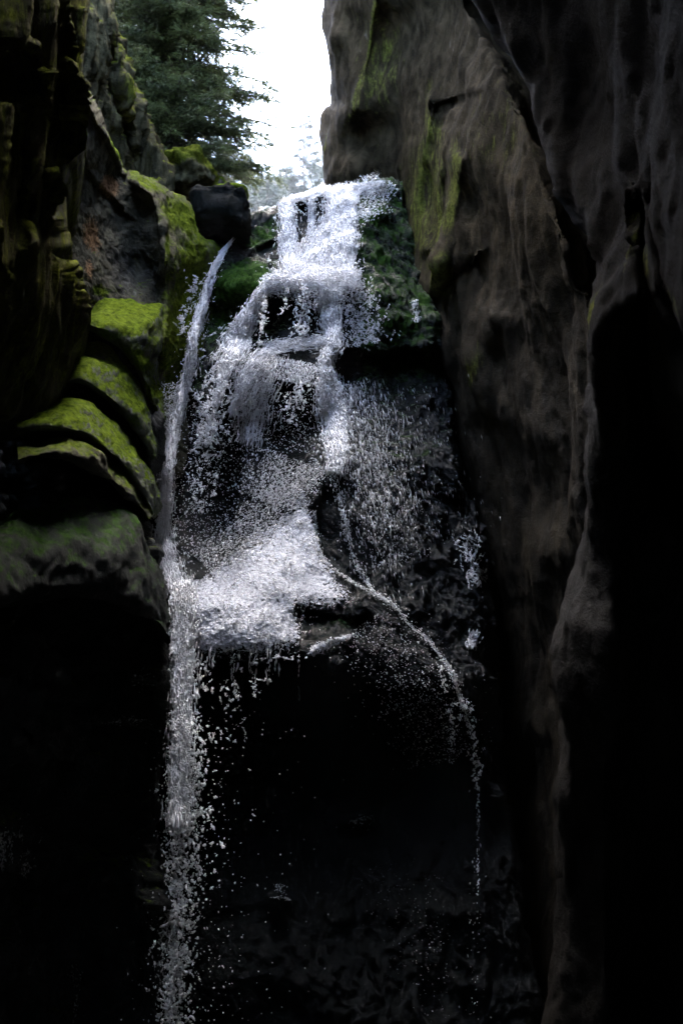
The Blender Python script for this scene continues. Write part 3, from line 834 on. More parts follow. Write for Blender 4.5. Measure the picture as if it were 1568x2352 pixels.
# ------------------------------------------------------------------ water
def zbuf(*grids):
    W, H, S = 400, 660, 4
    zb = np.full((H, W), np.inf)
    for g in grids:
        q = g.reshape(-1, 3)
        x, y = proj(q)
        ix, iy = (x / S).astype(int), (y / S).astype(int)
        ok = (ix >= 0) & (ix < W) & (iy >= 0) & (iy < H)
        np.minimum.at(zb, (iy[ok], ix[ok]), q[ok, 1])
    for _ in range(3):
        pad = np.pad(zb, 1, constant_values=np.inf)
        nb = np.stack([pad[1:-1, :-2], pad[1:-1, 2:], pad[:-2, 1:-1], pad[2:, 1:-1]])
        fin = np.isfinite(nb)
        av = np.where(fin.any(0), np.where(fin, nb, 0).sum(0) / np.maximum(fin.sum(0), 1), np.inf)
        zb = np.where(np.isfinite(zb), zb, av)
    raw = zb
    zb = np.where(np.isfinite(zb), zb, 15.0)
    def f(px, py):
        x = np.clip(np.asarray(px, float) / S - 0.5, 0, W - 1.01); y = np.clip(np.asarray(py, float) / S - 0.5, 0, H - 1.01)
        ix, iy = x.astype(int), y.astype(int)
        fx, fy = x - ix, y - iy
        return ((zb[iy, ix] * (1 - fx) + zb[iy, ix + 1] * fx) * (1 - fy) + (zb[iy + 1, ix] * (1 - fx) + zb[iy + 1, ix + 1] * fx) * fy)
    return f, np.where(np.isfinite(raw), raw, 40.0)


Cdepth, _zb = zbuf(Cp, Lp)
_fz = np.where(_zb < 39, _zb, 40.0)
for _r in range(1, _fz.shape[0]):                # falling water leaves the rock at each brow and only slowly meets it again
    _fz[_r] = np.where(_fz[_r] < 39, np.minimum(_fz[_r], _fz[_r - 1] + 0.011), 40)


def Cfall(px, py):
    S = 4
    x = np.clip(np.asarray(px, float) / S - 0.5, 0, _fz.shape[1] - 1.01); y = np.clip(np.asarray(py, float) / S - 0.5, 0, _fz.shape[0] - 1.01)
    ix, iy = x.astype(int), y.astype(int)
    fx, fy = x - ix, y - iy
    ok = (_fz[iy, ix] < 39) & (_fz[iy, ix + 1] < 39) & (_fz[iy + 1, ix] < 39) & (_fz[iy + 1, ix + 1] < 39)
    return np.where(ok, 1.0, 0.0) * ((_fz[iy, ix] * (1 - fx) + _fz[iy, ix + 1] * fx) * (1 - fy) + (_fz[iy + 1, ix] * (1 - fx) + _fz[iy + 1, ix + 1] * fx) * fy) + np.where(ok, 0.0, 1.0) * Cdepth(px, py)


RNG = np.random.RandomState(3)

OCT_V = np.array([(1, 0, 0), (-1, 0, 0), (0, 1, 0), (0, -1, 0), (0, 0, 1), (0, 0, -1)], float)
OCT_F = np.array([(0, 2, 4), (2, 1, 4), (1, 3, 4), (3, 0, 4), (2, 0, 5), (1, 2, 5), (3, 1, 5), (0, 3, 5)])


def blobs(pos, dirs, rad, elong):
    n = len(pos)
    d = dirs / (np.linalg.norm(dirs, axis=1)[:, None] + 1e-9)
    r = RNG.normal(size=(n, 3))
    e1 = np.cross(d, r); e1 /= np.linalg.norm(e1, axis=1)[:, None] + 1e-9
    e2 = np.cross(d, e1)
    rr = rad[:, None]
    k = RNG.uniform(0.6, 1.2, (n, 1))
    v = (OCT_V[None, :, 0, None] * (e1 * rr)[:, None] + OCT_V[None, :, 1, None] * (e2 * rr * k)[:, None] + OCT_V[None, :, 2, None] * (d * rr * elong[:, None])[:, None])
    v = v + pos[:, None]
    f = OCT_F[None] + (np.arange(n) * 6)[:, None, None]
    return v.reshape(-1, 3), f.reshape(-1, 3)


def path_samples(path, n, spread):
    """n points scattered round a path of (px, py, width); spread 1 fills the width"""
    u = RNG.uniform(0, 1, n)
    q = poly_at(path, u)
    q2 = poly_at(path, np.clip(u + 0.01, 0, 1)); q1 = poly_at(path, np.clip(u - 0.01, 0, 1))
    t = (q2 - q1)[:, :2]; t /= np.linalg.norm(t, axis=1)[:, None] + 1e-9
    off = np.clip(RNG.normal(size=n) * 0.42, -1.6, 1.6) * q[:, 2] * 0.5 * spread
    px = q[:, 0] - t[:, 1] * off; py = q[:, 1] + t[:, 0] * off
    return px, py, t, q


class Water:
    def __init__(self, name, label, cat, mat=None):
        self.name, self.label, self.cat = name, label, cat
        self.V, self.F, self.D = [], [], []
        self.nv = 0
        self.P, self.R, self.E, self.T = [], [], [], []
        self.mat = mat or M_foam
    def depth(self, px, py, Ys, u=None):
        if Ys is None:
            return Cdepth(px, py)
        return Ys
    def sheet(self, path, dens=1.0, off=0.06, Ys=None, lump=0.03, wscale=1.0, end_fade=0.08, tail=0.0):
        path = np.array(path, float)
        L = np.linalg.norm(np.diff(path[:, :2], axis=0), axis=1).sum()
        nt, ns = max(int(L / 3), 8), max(int(path[:, 2].max() * wscale / 3), 6)
        u = np.linspace(0, 1, nt)
        q = poly_at(path, u)
        t = np.gradient(q[:, :2], axis=0); t /= np.linalg.norm(t, axis=1)[:, None]
        s = np.linspace(-1, 1, ns)[None, :]
        px = q[:, 0][:, None] - t[:, 1][:, None] * s * q[:, 2][:, None] * 0.5 * wscale
        py = q[:, 1][:, None] + t[:, 0][:, None] * s * q[:, 2][:, None] * 0.5 * wscale
        if Ys is None:
            Y = Cfall(px, py)
            # water does not follow every pit: smooth along and across
            for _ in range(6):
                Y = np.minimum(Y, (np.roll(Y, 1, 0) + np.roll(Y, -1, 0) + Y) / 3 + 0.02) if False else (np.pad(Y, ((1, 1), (0, 0)), 'edge')[:-2] + np.pad(Y, ((1, 1), (0, 0)), 'edge')[2:] + 2 * Y) / 4
        else:
            Y = np.interp(u, np.linspace(0, 1, len(Ys)), Ys)[:, None] * np.ones_like(px)
        bow = off * (0.4 + 0.6 * np.sqrt(np.maximum(1 - s * s, 0)))
        p = P(px, py, Y - bow)
        p = displace(p, [((9, 9, 5), lump, 4, 'n', 200 + len(self.V)), ((26, 26, 16), lump * 0.45, 2, 'n', 230)])
        de = dens * (1 - np.abs(s) ** 3 * 0.7) * np.ones_like(px)
        ed = np.minimum(u / end_fade, (1 - u) / end_fade).clip(0, 1)[:, None] if end_fade else 1
        de = de * (0.35 + 0.65 * ed) if end_fade else de
        de = de - tail * sstep(0.45, 1.0, u)[:, None]
        self.V.append(p.reshape(-1, 3)); self.D.append(de.ravel())
        self.F.append(grid_faces(ns, nt) + self.nv); self.nv += ns * nt
        return self
    def area(self, T, B, L, Rt, ns, nt, densf, off=0.07, lump=0.012, scale=(16, 16, 16)):
        s = np.linspace(0, 1, ns)[None, :]; t = np.linspace(0, 1, nt)[:, None]
        Tc, Bc, Lc, Rc = poly_at(T, ns), poly_at(B, ns), poly_at(L, nt), poly_at(Rt, nt)
        g = [((1 - t) * Tc[None, :, k] + t * Bc[None, :, k] + (1 - s) * Lc[:, None, k] + s * Rc[:, None, k]
              - ((1 - s) * (1 - t) * Tc[0, k] + s * (1 - t) * Tc[-1, k] + (1 - s) * t * Bc[0, k] + s * t * Bc[-1, k])) for k in (0, 1)]
        px, py = g
        Y = Cdepth(px, py)
        for _ in range(60):
            q = np.pad(Y, 1, 'edge')
            Y = (q[:-2, 1:-1] + q[2:, 1:-1] + q[1:-1, :-2] + q[1:-1, 2:]) / 4
        p = P(px, py, Y - off)
        p = displace(p, [(scale, lump, 4, 'n', 260), (tuple(2.7 * x for x in scale), lump * 0.4, 2, 'n', 263)])
        self.V.append(p.reshape(-1, 3)); self.D.append(densf(px, py, s, t).ravel())
        self.F.append(grid_faces(ns, nt) + self.nv); self.nv += ns * nt
        return self
    def drops(self, path, n, r=(0.006, 0.016), spread=1.0, off=(0.04, 0.2), elong=(1.0, 3.0), Ys=None, jit=0.5, cluster=0):
        px, py, t, q = path_samples(path, n, spread)
        if cluster:
            # gather drops into short strings and knots of splash
            k = max(n // cluster, 1)
            idx = RNG.randint(0, k, n)
            ang = RNG.uniform(-1.0, 1.0, k)[idx]
            ln = RNG.exponential(9, k)[idx] * RNG.uniform(-1, 1, n)
            tx, ty = t[idx, 0] * np.cos(ang) - t[idx, 1] * np.sin(ang), t[idx, 0] * np.sin(ang) + t[idx, 1] * np.cos(ang)
            px = px[idx] + tx * ln + RNG.normal(size=n) * 1.5
            py = py[idx] + ty * ln + RNG.normal(size=n) * 1.5
            t = np.stack([tx, ty], 1)
        lip = np.interp(px, [a[0] for a in C_T], [a[1] for a in C_T])
        ok = (py > lip + 3) | (px < 530) | (px > 945)
        px, py, t, n = px[ok], py[ok], t[ok], int(ok.sum())
        if Ys is None:
            Y = Cfall(px, py)
        else:
            Y = np.interp(py, [path[0][1], path[-1][1]], Ys) if len(Ys) == 2 else np.interp(py, [a[1] for a in path], Ys)
        Y = Y - RNG.uniform(off[0], off[1], n)
        p = P(px, py, Y)
        d = np.stack([t[:, 0], np.zeros(n), -t[:, 1]], 1) + RNG.normal(size=(n, 3)) * jit
        rad = np.exp(RNG.uniform(np.log(r[0]), np.log(r[1]), n))
        self.P.append(p); self.T.append(d); self.R.append(rad); self.E.append(RNG.uniform(elong[0], elong[1], n))
        return self
    def strands(self, path, n, spread=1.0, off=(0.05, 0.15), Ys=None, r=(0.0035, 0.008), elong=(5, 16), jit=0.10):
        return self.drops(path, n, r, spread, off, elong, Ys, jit)
    def done(self):
        allv = np.concatenate(self.V) if self.V else np.concatenate(self.P)
        base = np.array([allv[:, 0].mean(), allv[:, 1].mean(), allv[:, 2].min()])
        if self.V:
            o = build(self.name, allv, np.concatenate(self.F), self.mat, attrs={'dens': np.concatenate(self.D)}, origin=base)
        else:
            o = empty(self.name, base)
        tag(o, self.label, self.cat)
        bpy.context.view_layer.update()
        if self.P:
            v, f = blobs(np.concatenate(self.P), np.concatenate(self.T), np.concatenate(self.R), np.concatenate(self.E))
            s = build('spray', v, f, M_drop, parent=o)
            s['kind'] = 'stuff'
        return o


# main cascade from the lip to the moss shelf
w = Water('cascade', 'broad white cascade pouring over the lip onto the mossy shelf, topmost of the falling water', 'waterfall')
top_paths = [([(655, 462, 34), (662, 510, 36), (664, 570, 40), (680, 640, 60)], 0.58), ([(712, 446, 30), (716, 480, 18), (714, 540, 16)], 0.3),
             ([(780, 428, 60), (778, 490, 52), (760, 550, 80), (735, 600, 130), (720, 650, 150)], 0.72), ([(800, 440, 40), (798, 520, 40), (790, 600, 50), (780, 650, 60)], 0.8),
             ([(880, 414, 50), (840, 424, 50), (800, 440, 40), (790, 470, 40)], 0.5), ([(640, 470, 20), (700, 449, 22), (760, 433, 24), (820, 424, 24)], 0.5)]
for pth, de in top_paths:
    w.sheet(pth, de, off=0.08, lump=0.05)
    L = sum(math.hypot(b[0] - a[0], b[1] - a[1]) for a, b in zip(pth, pth[1:]))
    A = L * max(q[2] for q in pth)
    w.drops(pth, int(A * 0.11 * de), (0.004, 0.014), 1.2, (0.05, 0.2), (1, 2.6))
    w.strands(pth, int(A * 0.2 * de), 1.2, (0.05, 0.2))
    w.drops(pth, int(A * 0.12), (0.005, 0.012), 1.7, (0.05, 0.3), (1, 2.6), cluster=6)
w.sheet([(590, 650, 20), (640, 640, 44), (720, 640, 70), (790, 635, 60), (815, 640, 30)], 0.65, off=0.1, lump=0.04)
w.drops([(610, 650, 30), (720, 645, 70), (830, 640, 40)], 3500, (0.005, 0.014), 1.6, (0.1, 0.35))
w.drops([(900, 420, 40), (860, 460, 60), (830, 500, 30)], 500, (0.006, 0.014), 1.4, (0.03, 0.1))
w.done()

# left branch
w = Water('cascade', 'curved white branch of the fall leaping left from the mossy shelf over a black hollow', 'waterfall')
p1 = [(720, 645, 46), (660, 642, 36), (620, 655, 30), (590, 690, 32), (568, 735, 46), (545, 790, 54), (525, 830, 40), (508, 880, 22), (495, 930, 14)]
w.sheet(p1, 0.62, off=0.14, lump=0.05)
w.drops(p1, 1800, (0.005, 0.015), 1.3, (0.1, 0.3), (1, 3), jit=0.3)
w.strands(p1, 2200, 1.15, (0.1, 0.28))
w.strands([(575, 720, 40), (540, 790, 60), (505, 860, 60)], 350, 1.3, (0.1, 0.4), jit=0.35)
w.drops([(575, 720, 50), (540, 790, 80), (510, 850, 90), (485, 930, 70), (470, 1050, 60)], 2600, (0.004, 0.012), 1.5, (0.1, 0.5), (1, 4), cluster=9)
w.drops([(610, 680, 12), (604, 730, 10), (600, 790, 14)], 260, (0.005, 0.011), 1.2, (0.3, 0.6), (1, 3), Ys=[16.3, 16.0], cluster=6)
w.drops([(660, 660, 10), (655, 690, 8), (650, 720, 8)], 90, (0.005, 0.01), 1.2, (0.3, 0.5), (1, 3), Ys=[16.4, 16.3], cluster=6)
w.drops([(500, 900, 90), (480, 1050, 120), (450, 1200, 130), (440, 1280, 120)], 1500, (0.003, 0.0085), 1.8, (0.1, 0.9), (1, 2))
w.drops([(490, 960, 50), (470, 1080, 60), (455, 1180, 50)], 500, (0.004, 0.011), 1.4, (0.2, 0.8), (1, 3), cluster=8)
w.done()

# veil over the second ledge
w = Water('cascade', 'thin veil of water curving over the second ledge, between the two black hollows', 'waterfall')
p2 = [(765, 782, 26), (700, 788, 26), (640, 796, 30), (600, 815, 36), (572, 850, 36), (552, 900, 30), (535, 950, 20)]
w.sheet(p2, 0.45, off=0.1, lump=0.04)
w.drops(p2, 1200, (0.004, 0.010), 1.6, (0.08, 0.25))
w.strands(p2, 1000, 1.3, (0.08, 0.2))
w.sheet([(600, 840, 60), (580, 920, 80), (570, 1000, 50)], 0.42, off=0.06, lump=0.03)
w.drops([(620, 840, 80), (590, 920, 90), (575, 1010, 60)], 1300, (0.003, 0.009), 1.3, (0.04, 0.2))
w.strands([(630, 820, 90), (590, 920, 90), (570, 1020, 60)], 700, 1.3, (0.03, 0.12))
w.drops([(690, 830, 100), (680, 880, 110)], 900, (0.004, 0.012), 1.3, (0.05, 0.3))
w.drops([(700, 870, 30), (680, 910, 40), (670, 980, 30)], 300, (0.006, 0.015), 1.2, (0.3, 0.6), (1, 2.5), cluster=8)
w.drops([(680, 900, 130), (680, 1040, 150)], 600, (0.003, 0.008), 1.3, (0.2, 0.8), (1, 2))
w.done()

# right branch
w = Water('cascade', 'right branch of the fall dropping straight down the rock beside both black hollows', 'waterfall')
p3 = [(755, 640, 90), (755, 690, 70), (758, 740, 50), (768, 780, 44), (750, 830, 34), (755, 880, 50), (762, 930, 70), (772, 980, 56), (778, 1040, 48), (768, 1085, 44)]
w.sheet(p3, 0.55, off=0.12, lump=0.05)
w.drops(p3, 2200, (0.005, 0.014), 1.4, (0.08, 0.3), (1, 3), jit=0.3)
w.strands(p3, 2400, 1.2, (0.08, 0.25))
w.drops([(705, 655, 40), (695, 700, 45), (695, 770, 40)], 420, (0.007, 0.017), 1.3, (0.2, 0.6), (1, 2.2))
w.drops([(800, 650, 40), (830, 720, 90), (840, 790, 90)], 1900, (0.004, 0.01), 1.5, (0.02, 0.12), cluster=5)
w.drops([(950, 690, 16), (962, 740, 20)], 130, (0.005, 0.012), 1.3, (0.02, 0.1))  # white drops in place of a glint on the wet rock
w.drops([(800, 880, 60), (820, 960, 100), (860, 1080, 140), (880, 1200, 150), (900, 1300, 150)], 1700, (0.003, 0.007), 1.5, (0.01, 0.06), (1, 3.5), jit=0.2)  # trickles that also stand in for glints of the wet rock
for _e, _x in ((1080, 0), (1160, 15), (1250, -15), (1330, 20), (1210, 60), (1380, 70)):
    w.strands([(800 + _x, 880, 60), (815 + _x, 960, 90), (830 + _x, 880 + (_e - 880) * 0.6, 110), (855 + _x, _e, 120)], 170, 1.4, (0.01, 0.05), r=(0.0022, 0.005), elong=(5, 18), jit=0.06)
w.strands([(900, 900, 240), (940, 1050, 240), (980, 1250, 240)], 500, 1.4, (0.01, 0.05), r=(0.002, 0.004), elong=(4, 14), jit=0.06)
w.drops([(760, 880, 60), (770, 960, 60), (770, 1060, 60)], 1800, (0.005, 0.013), 1.3, (0.06, 0.2), (1, 3), jit=.3)
w.done()

# fan
w = Water('water_sheet', 'pale grey fan of shallow water spreading over the sloping ledge at mid height', 'waterfall', M_fan)
def fan_d(px, py, s, t):
    e = 0.95 * sstep(0, 0.12, s + 0 * t) * 1.0
    d = 0.28 + 0.85 * sstep(0.0, 0.28, 0 * s + t)
    d = d * (0.75 + 0.25 * sstep(0, 0.05, 1 - t + 0 * s))
    d = 0.16 + 0.62 * sstep(0.0, 0.4, t + 0 * s) * sstep(0, 0.1, s + 0 * t)
    d = d * (0.5 + 0.5 * sstep(0, 0.10, 1 - s + 0 * t)) * (0.3 + 0.7 * sstep(0, 0.12, 1 - t + 0 * s))
    d = d + 0.3 * patch(700, 1220, 40, 120)(px, py)
    d = d - 0.7 * patch(682, 1400, 8, 26)(px, py)
    return d
w.area([(470, 1330), (560, 1235), (650, 1140), (745, 1075)], [(432, 1500), (500, 1511), (600, 1516), (690, 1498)],
       [(470, 1330), (430, 1360), (425, 1430), (432, 1500)], [(745, 1075), (712, 1160), (735, 1260), (770, 1320), (700, 1400), (690, 1498)], 150, 170, fan_d)
w.area([(400, 1335), (470, 1330)], [(415, 1500), (440, 1506)], [(400, 1335), (398, 1400), (415, 1500)], [(470, 1330), (430, 1420), (440, 1506)], 24, 60, lambda px, py, s, t: 0.7 + 0 * px)
w.area([(700, 1290), (780, 1330)], [(690, 1400), (830, 1405)], [(700, 1290), (690, 1400)], [(780, 1330), (835, 1385), (830, 1405)], 50, 50, lambda px, py, s, t: 0.72 - 0.5 * sstep(0.45, 1, s + 0 * t) - 0.45 * sstep(0.65, 1, t + 0 * s) + 0 * px)
w.sheet([(710, 1500, 30), (750, 1480, 26), (800, 1462, 12), (820, 1455, 8)], 0.7, off=0.05, lump=0.02)
w.drops([(740, 1075, 40), (650, 1130, 70), (560, 1210, 80), (470, 1300, 80)], 3200, (0.003, 0.009), 1.6, (0.05, 0.4), (1, 2.5))
w.drops([(700, 1200, 60), (620, 1330, 160), (560, 1450, 200)], 3500, (0.004, 0.010), 1.4, (0.03, 0.08), (1, 2.5))
w.drops([(435, 1510, 10), (550, 1525, 14), (690, 1508, 10)], 160, (0.003, 0.009), 1.8, (0.05, 0.15), (1, 3), cluster=7)
w.drops([(720, 1170, 10), (735, 1270, 10), (800, 1330, 9), (900, 1385, 9)], 500, (0.004, 0.010), 1.3, (0.03, 0.1))
for _k in range(17):
    _x = RNG.uniform(440, 690)
    w.strands([(_x, 1490 + RNG.uniform(0, 16), 5), (_x - 2, 1520, 5), (_x - 3, 1530 + RNG.exponential(24), 4)], 14, 1.3, (0.06, 0.12), r=(0.003, 0.006), elong=(3, 9), jit=0.15)
w.drops([(640, 1040, 140), (600, 1150, 140)], 1500, (0.003, 0.009), 1.4, (0.05, 0.3))
w.done()

w = Water('drips', 'thin strings of drops hanging below the front edge of the pale fan', 'dripping water')
for (x0, y0, x1, y1, n, wd) in [(555, 1530, 535, 1660, 90, 8), (520, 1560, 522, 1620, 40, 6), (585, 1545, 583, 1620, 70, 6), (470, 1520, 470, 1600, 200, 60), (520, 1540, 500, 1700, 150, 90), (560, 1640, 575, 1900, 50, 16), (575, 1560, 620, 1560, 40, 20)]:
    w.drops([(x0, y0, wd), ((x0 + x1) / 2, (y0 + y1) / 2, wd), (x1, y1, wd)], int(n * 0.7), (0.0025, 0.008), 1.2, (0.0, 0.3), (1, 4), Ys=[13.75, 13.6], cluster=7)
w.drops([(560, 1540, 180), (600, 1900, 300), (600, 2350, 300)], 110, (0.003, 0.008), 1.5, (0, 0.8), (1, 2), Ys=[13.7, 13.2])
w.done()

# narrow stream on the left
w = Water('stream', 'narrow white stream sliding down the cleft left of the stepped rock', 'stream')
p4 = [(530, 556, 9), (505, 590, 13), (482, 645, 18), (466, 700, 24), (450, 765, 32), (436, 840, 30), (424, 895, 25), (408, 955, 30), (392, 1030, 44), (384, 1100, 44), (380, 1170, 32), (374, 1230, 50), (384, 1290, 64), (400, 1345, 84)]
w.sheet(p4, 0.62, off=0.12, lump=0.035, end_fade=0.02)
w.drops(p4, 2500, (0.005, 0.012), 1.25, (0.1, 0.2), (1, 3), jit=0.25)
w.strands(p4, 3500, 1.0, (0.1, 0.2))
w.drops(p4, 900, (0.004, 0.009), 2.4, (0.1, 0.3), (1, 2.5))
w.drops([(455, 630, 30), (440, 680, 20), (418, 740, 16), (415, 770, 12)], 420, (0.004, 0.011), 1.5, (0.02, 0.1), (1, 3), cluster=9)
w.drops([(400, 880, 40), (385, 960, 30), (380, 1000, 30)], 500, (0.004, 0.009), 1.5, (0.02, 0.15))
w.done()

# falling column
w = Water('water_column', 'tall free falling column of water breaking into drops, lower left beside the black wall', 'waterfall')
p5 = [(422, 1330, 66), (422, 1400, 60), (420, 1480, 56), (416, 1560, 54), (414, 1650, 50), (412, 1740, 46), (415, 1800, 44), (412, 1860, 40)]
w.sheet(p5, 0.98, off=0.05, Ys=[14.0, 13.75, 13.6, 13.5, 13.45, 13.4, 13.35, 13.3], lump=0.05, end_fade=0.1, tail=0.75)
w.sheet([(412, 1780, 46), (412, 1900, 48), (405, 2050, 44), (398, 2180, 40), (392, 2350, 34)], 0.4, off=0.05, Ys=[13.4, 13.3, 13.2, 13.1, 13.0], lump=0.05)
YC = [13.9, 13.0]
w.drops([(420, 1340, 74), (418, 1500, 70), (414, 1700, 70), (418, 1850, 80)], 3500, (0.005, 0.015), 1.05, (0.0, 0.25), (1, 2.6), Ys=[13.9, 13.3], jit=0.35)
w.strands([(420, 1340, 66), (418, 1500, 62), (414, 1700, 60), (412, 1900, 60)], 2600, 1.0, (0.0, 0.2), Ys=[13.9, 13.2], r=(0.004, 0.009))
w.drops([(430, 1640, 90), (445, 1760, 110), (440, 1880, 120), (425, 2000, 120), (410, 2150, 100), (400, 2360, 90)], 2800, (0.005, 0.016), 1.1, (0.0, 0.3), (1, 2.2), Ys=[13.5, 13.4, 13.3, 13.2, 13.1, 13.0], cluster=6)
w.drops([(412, 1800, 90), (405, 2000, 90), (395, 2200, 80), (390, 2360, 70)], 1700, (0.005, 0.014), 1.0, (0.0, 0.3), (1, 2.6), Ys=[13.4, 13.3, 13.15, 13.0])
w.drops([(440, 1650, 130), (455, 1850, 150), (445, 2100, 190), (440, 2360, 220)], 520, (0.003, 0.009), 1.5, (0.0, 0.6), (1, 2), Ys=[13.4, 13.0])
w.done()

# right rivulet
w = Water('rivulet', 'thin rivulet curving down to the right over the dark lower rock', 'stream')
p6 = [(762, 1085, 20), (781, 1150, 13), (793, 1200, 15), (806, 1262, 11), (829, 1312, 13), (862, 1362, 9), (902, 1390, 12), (938, 1432, 8), (985, 1472, 10), (1012, 1508, 8), (1036, 1540, 12), (1058, 1610, 12), (1084, 1690, 9)]
w.sheet(p6, 0.48, off=0.05, lump=0.02)
w.drops(p6, 900, (0.003, 0.008), 2.0, (0.04, 0.12), (1, 3.5), jit=0.25)
w.drops([(1010, 1510, 20), (1030, 1600, 16), (1040, 1760, 12)], 260, (0.004, 0.009), 1.4, (0.1, 0.3), (1, 3), cluster=6)
w.drops([(1060, 1610, 30), (1090, 1720, 30), (1098, 1810, 26)], 320, (0.004, 0.010), 1.4, (0.1, 0.3), (1, 3), cluster=6)
w.drops([(1095, 1960, 40), (1090, 2350, 60)], 60, (0.003, 0.007), 1.2, (0.1, 0.3), (1, 3.5))
w.drops([(980, 2000, 60), (1000, 2350, 120)], 90, (0.0025, 0.006), 1.4, (0.05, 0.3), (1, 2))
w.drops([(1097, 1800, 10), (1097, 1960, 8), (1098, 2060, 8)], 90, (0.004, 0.010), 1.2, (0.1, 0.3), (1, 3.5))
w.drops([(1060, 1230, 60), (1085, 1280, 50), (1100, 1350, 40)], 600, (0.004, 0.010), 1.3, (0.02, 0.08), (1.5, 4), jit=.2, cluster=5)  # clustered drops standing in for wet highlights on the rock
w.drops([(1090, 1450, 20), (1080, 1490, 24)], 160, (0.005, 0.011), 1.3, (0.02, 0.08), (1.5, 4), jit=.2)
w.drops([(850, 1420, 120), (900, 1500, 160), (980, 1600, 160), (1020, 1750, 160)], 1400, (0.003, 0.007), 1.6, (0.02, 0.12), (1, 2))
w.done()

# white flecks modelled in place of glints on the wet black rock
LBdepth, _ = zbuf(LBp)
_keep = (Cdepth, Cfall)
Cdepth = Cfall = LBdepth
w = Water('glint_flecks', 'small white flecks standing in for glints on the black wall at the lower left edge', 'dripping water')
for _k in range(9):
    _x = RNG.uniform(-5, 66)
    w.strands([(_x, 1890 + RNG.uniform(0, 30), 12), (_x + 4, 1940, 16), (_x + 6, 2010 + RNG.uniform(-20, 15), 10)], 40, 1.3, (0.0, 0.04), r=(0.002, 0.0045), elong=(2, 8), jit=0.3)
w.drops([(10, 1900, 80), (40, 1950, 90), (60, 2000, 50)], 260, (0.002, 0.006), 1.3, (0.0, 0.05), cluster=5)
w.drops([(360, 1540, 40), (300, 1570, 50)], 90, (0.002, 0.005), 1.3, (0.0, 0.05), cluster=5)
w.drops([(240, 1660, 14), (310, 1655, 14), (380, 1660, 14)], 150, (0.002, 0.005), 1.3, (0.0, 0.05), cluster=5)
w.drops([(165, 2215, 20), (178, 2290, 20), (172, 2360, 16)], 120, (0.002, 0.005), 1.3, (0.0, 0.05), cluster=4)
w.done()
Cdepth, Cfall = _keep
w = Water('glint_flecks', 'tiny white flecks standing in for glints on the black rock below the middle of the pale fan', 'dripping water')
w.strands([(622, 2058, 10), (645, 2062, 16), (668, 2066, 8)], 60, 1.0, (0.0, 0.05), r=(0.002, 0.005), elong=(2, 6), jit=0.5)
w.drops([(640, 2030, 30), (644, 2062, 40)], 70, (0.002, 0.005), 1.0, (0.0, 0.05))
w.drops([(800, 1890, 20), (840, 1880, 30), (850, 1895, 20)], 110, (0.002, 0.005), 1.0, (0.0, 0.05), cluster=5)
w.drops([(860, 1990, 120), (980, 2200, 200)], 160, (0.0015, 0.0035), 1.4, (0.0, 0.05))
w.done()

# ------------------------------------------------------------------ trees
def tube(path, rads, n=8):
    path = np.array(path, float); m = len(path)
    t = np.gradient(path, axis=0); t /= np.linalg.norm(t, axis=1)[:, None] + 1e-9
    up = np.where(np.abs(t[:, 2:3]) > 0.9, np.array([[1.0, 0, 0]]), np.array([[0, 0, 1.0]]))
    e1 = np.cross(t, up); e1 /= np.linalg.norm(e1, axis=1)[:, None]
    e2 = np.cross(t, e1)
    a = np.linspace(0, 2 * np.pi, n, endpoint=False)
    v = path[:, None] + np.asarray(rads)[:, None, None] * (np.cos(a)[None, :, None] * e1[:, None] + np.sin(a)[None, :, None] * e2[:, None])
    return v.reshape(-1, 3), grid_faces(n, m, True)


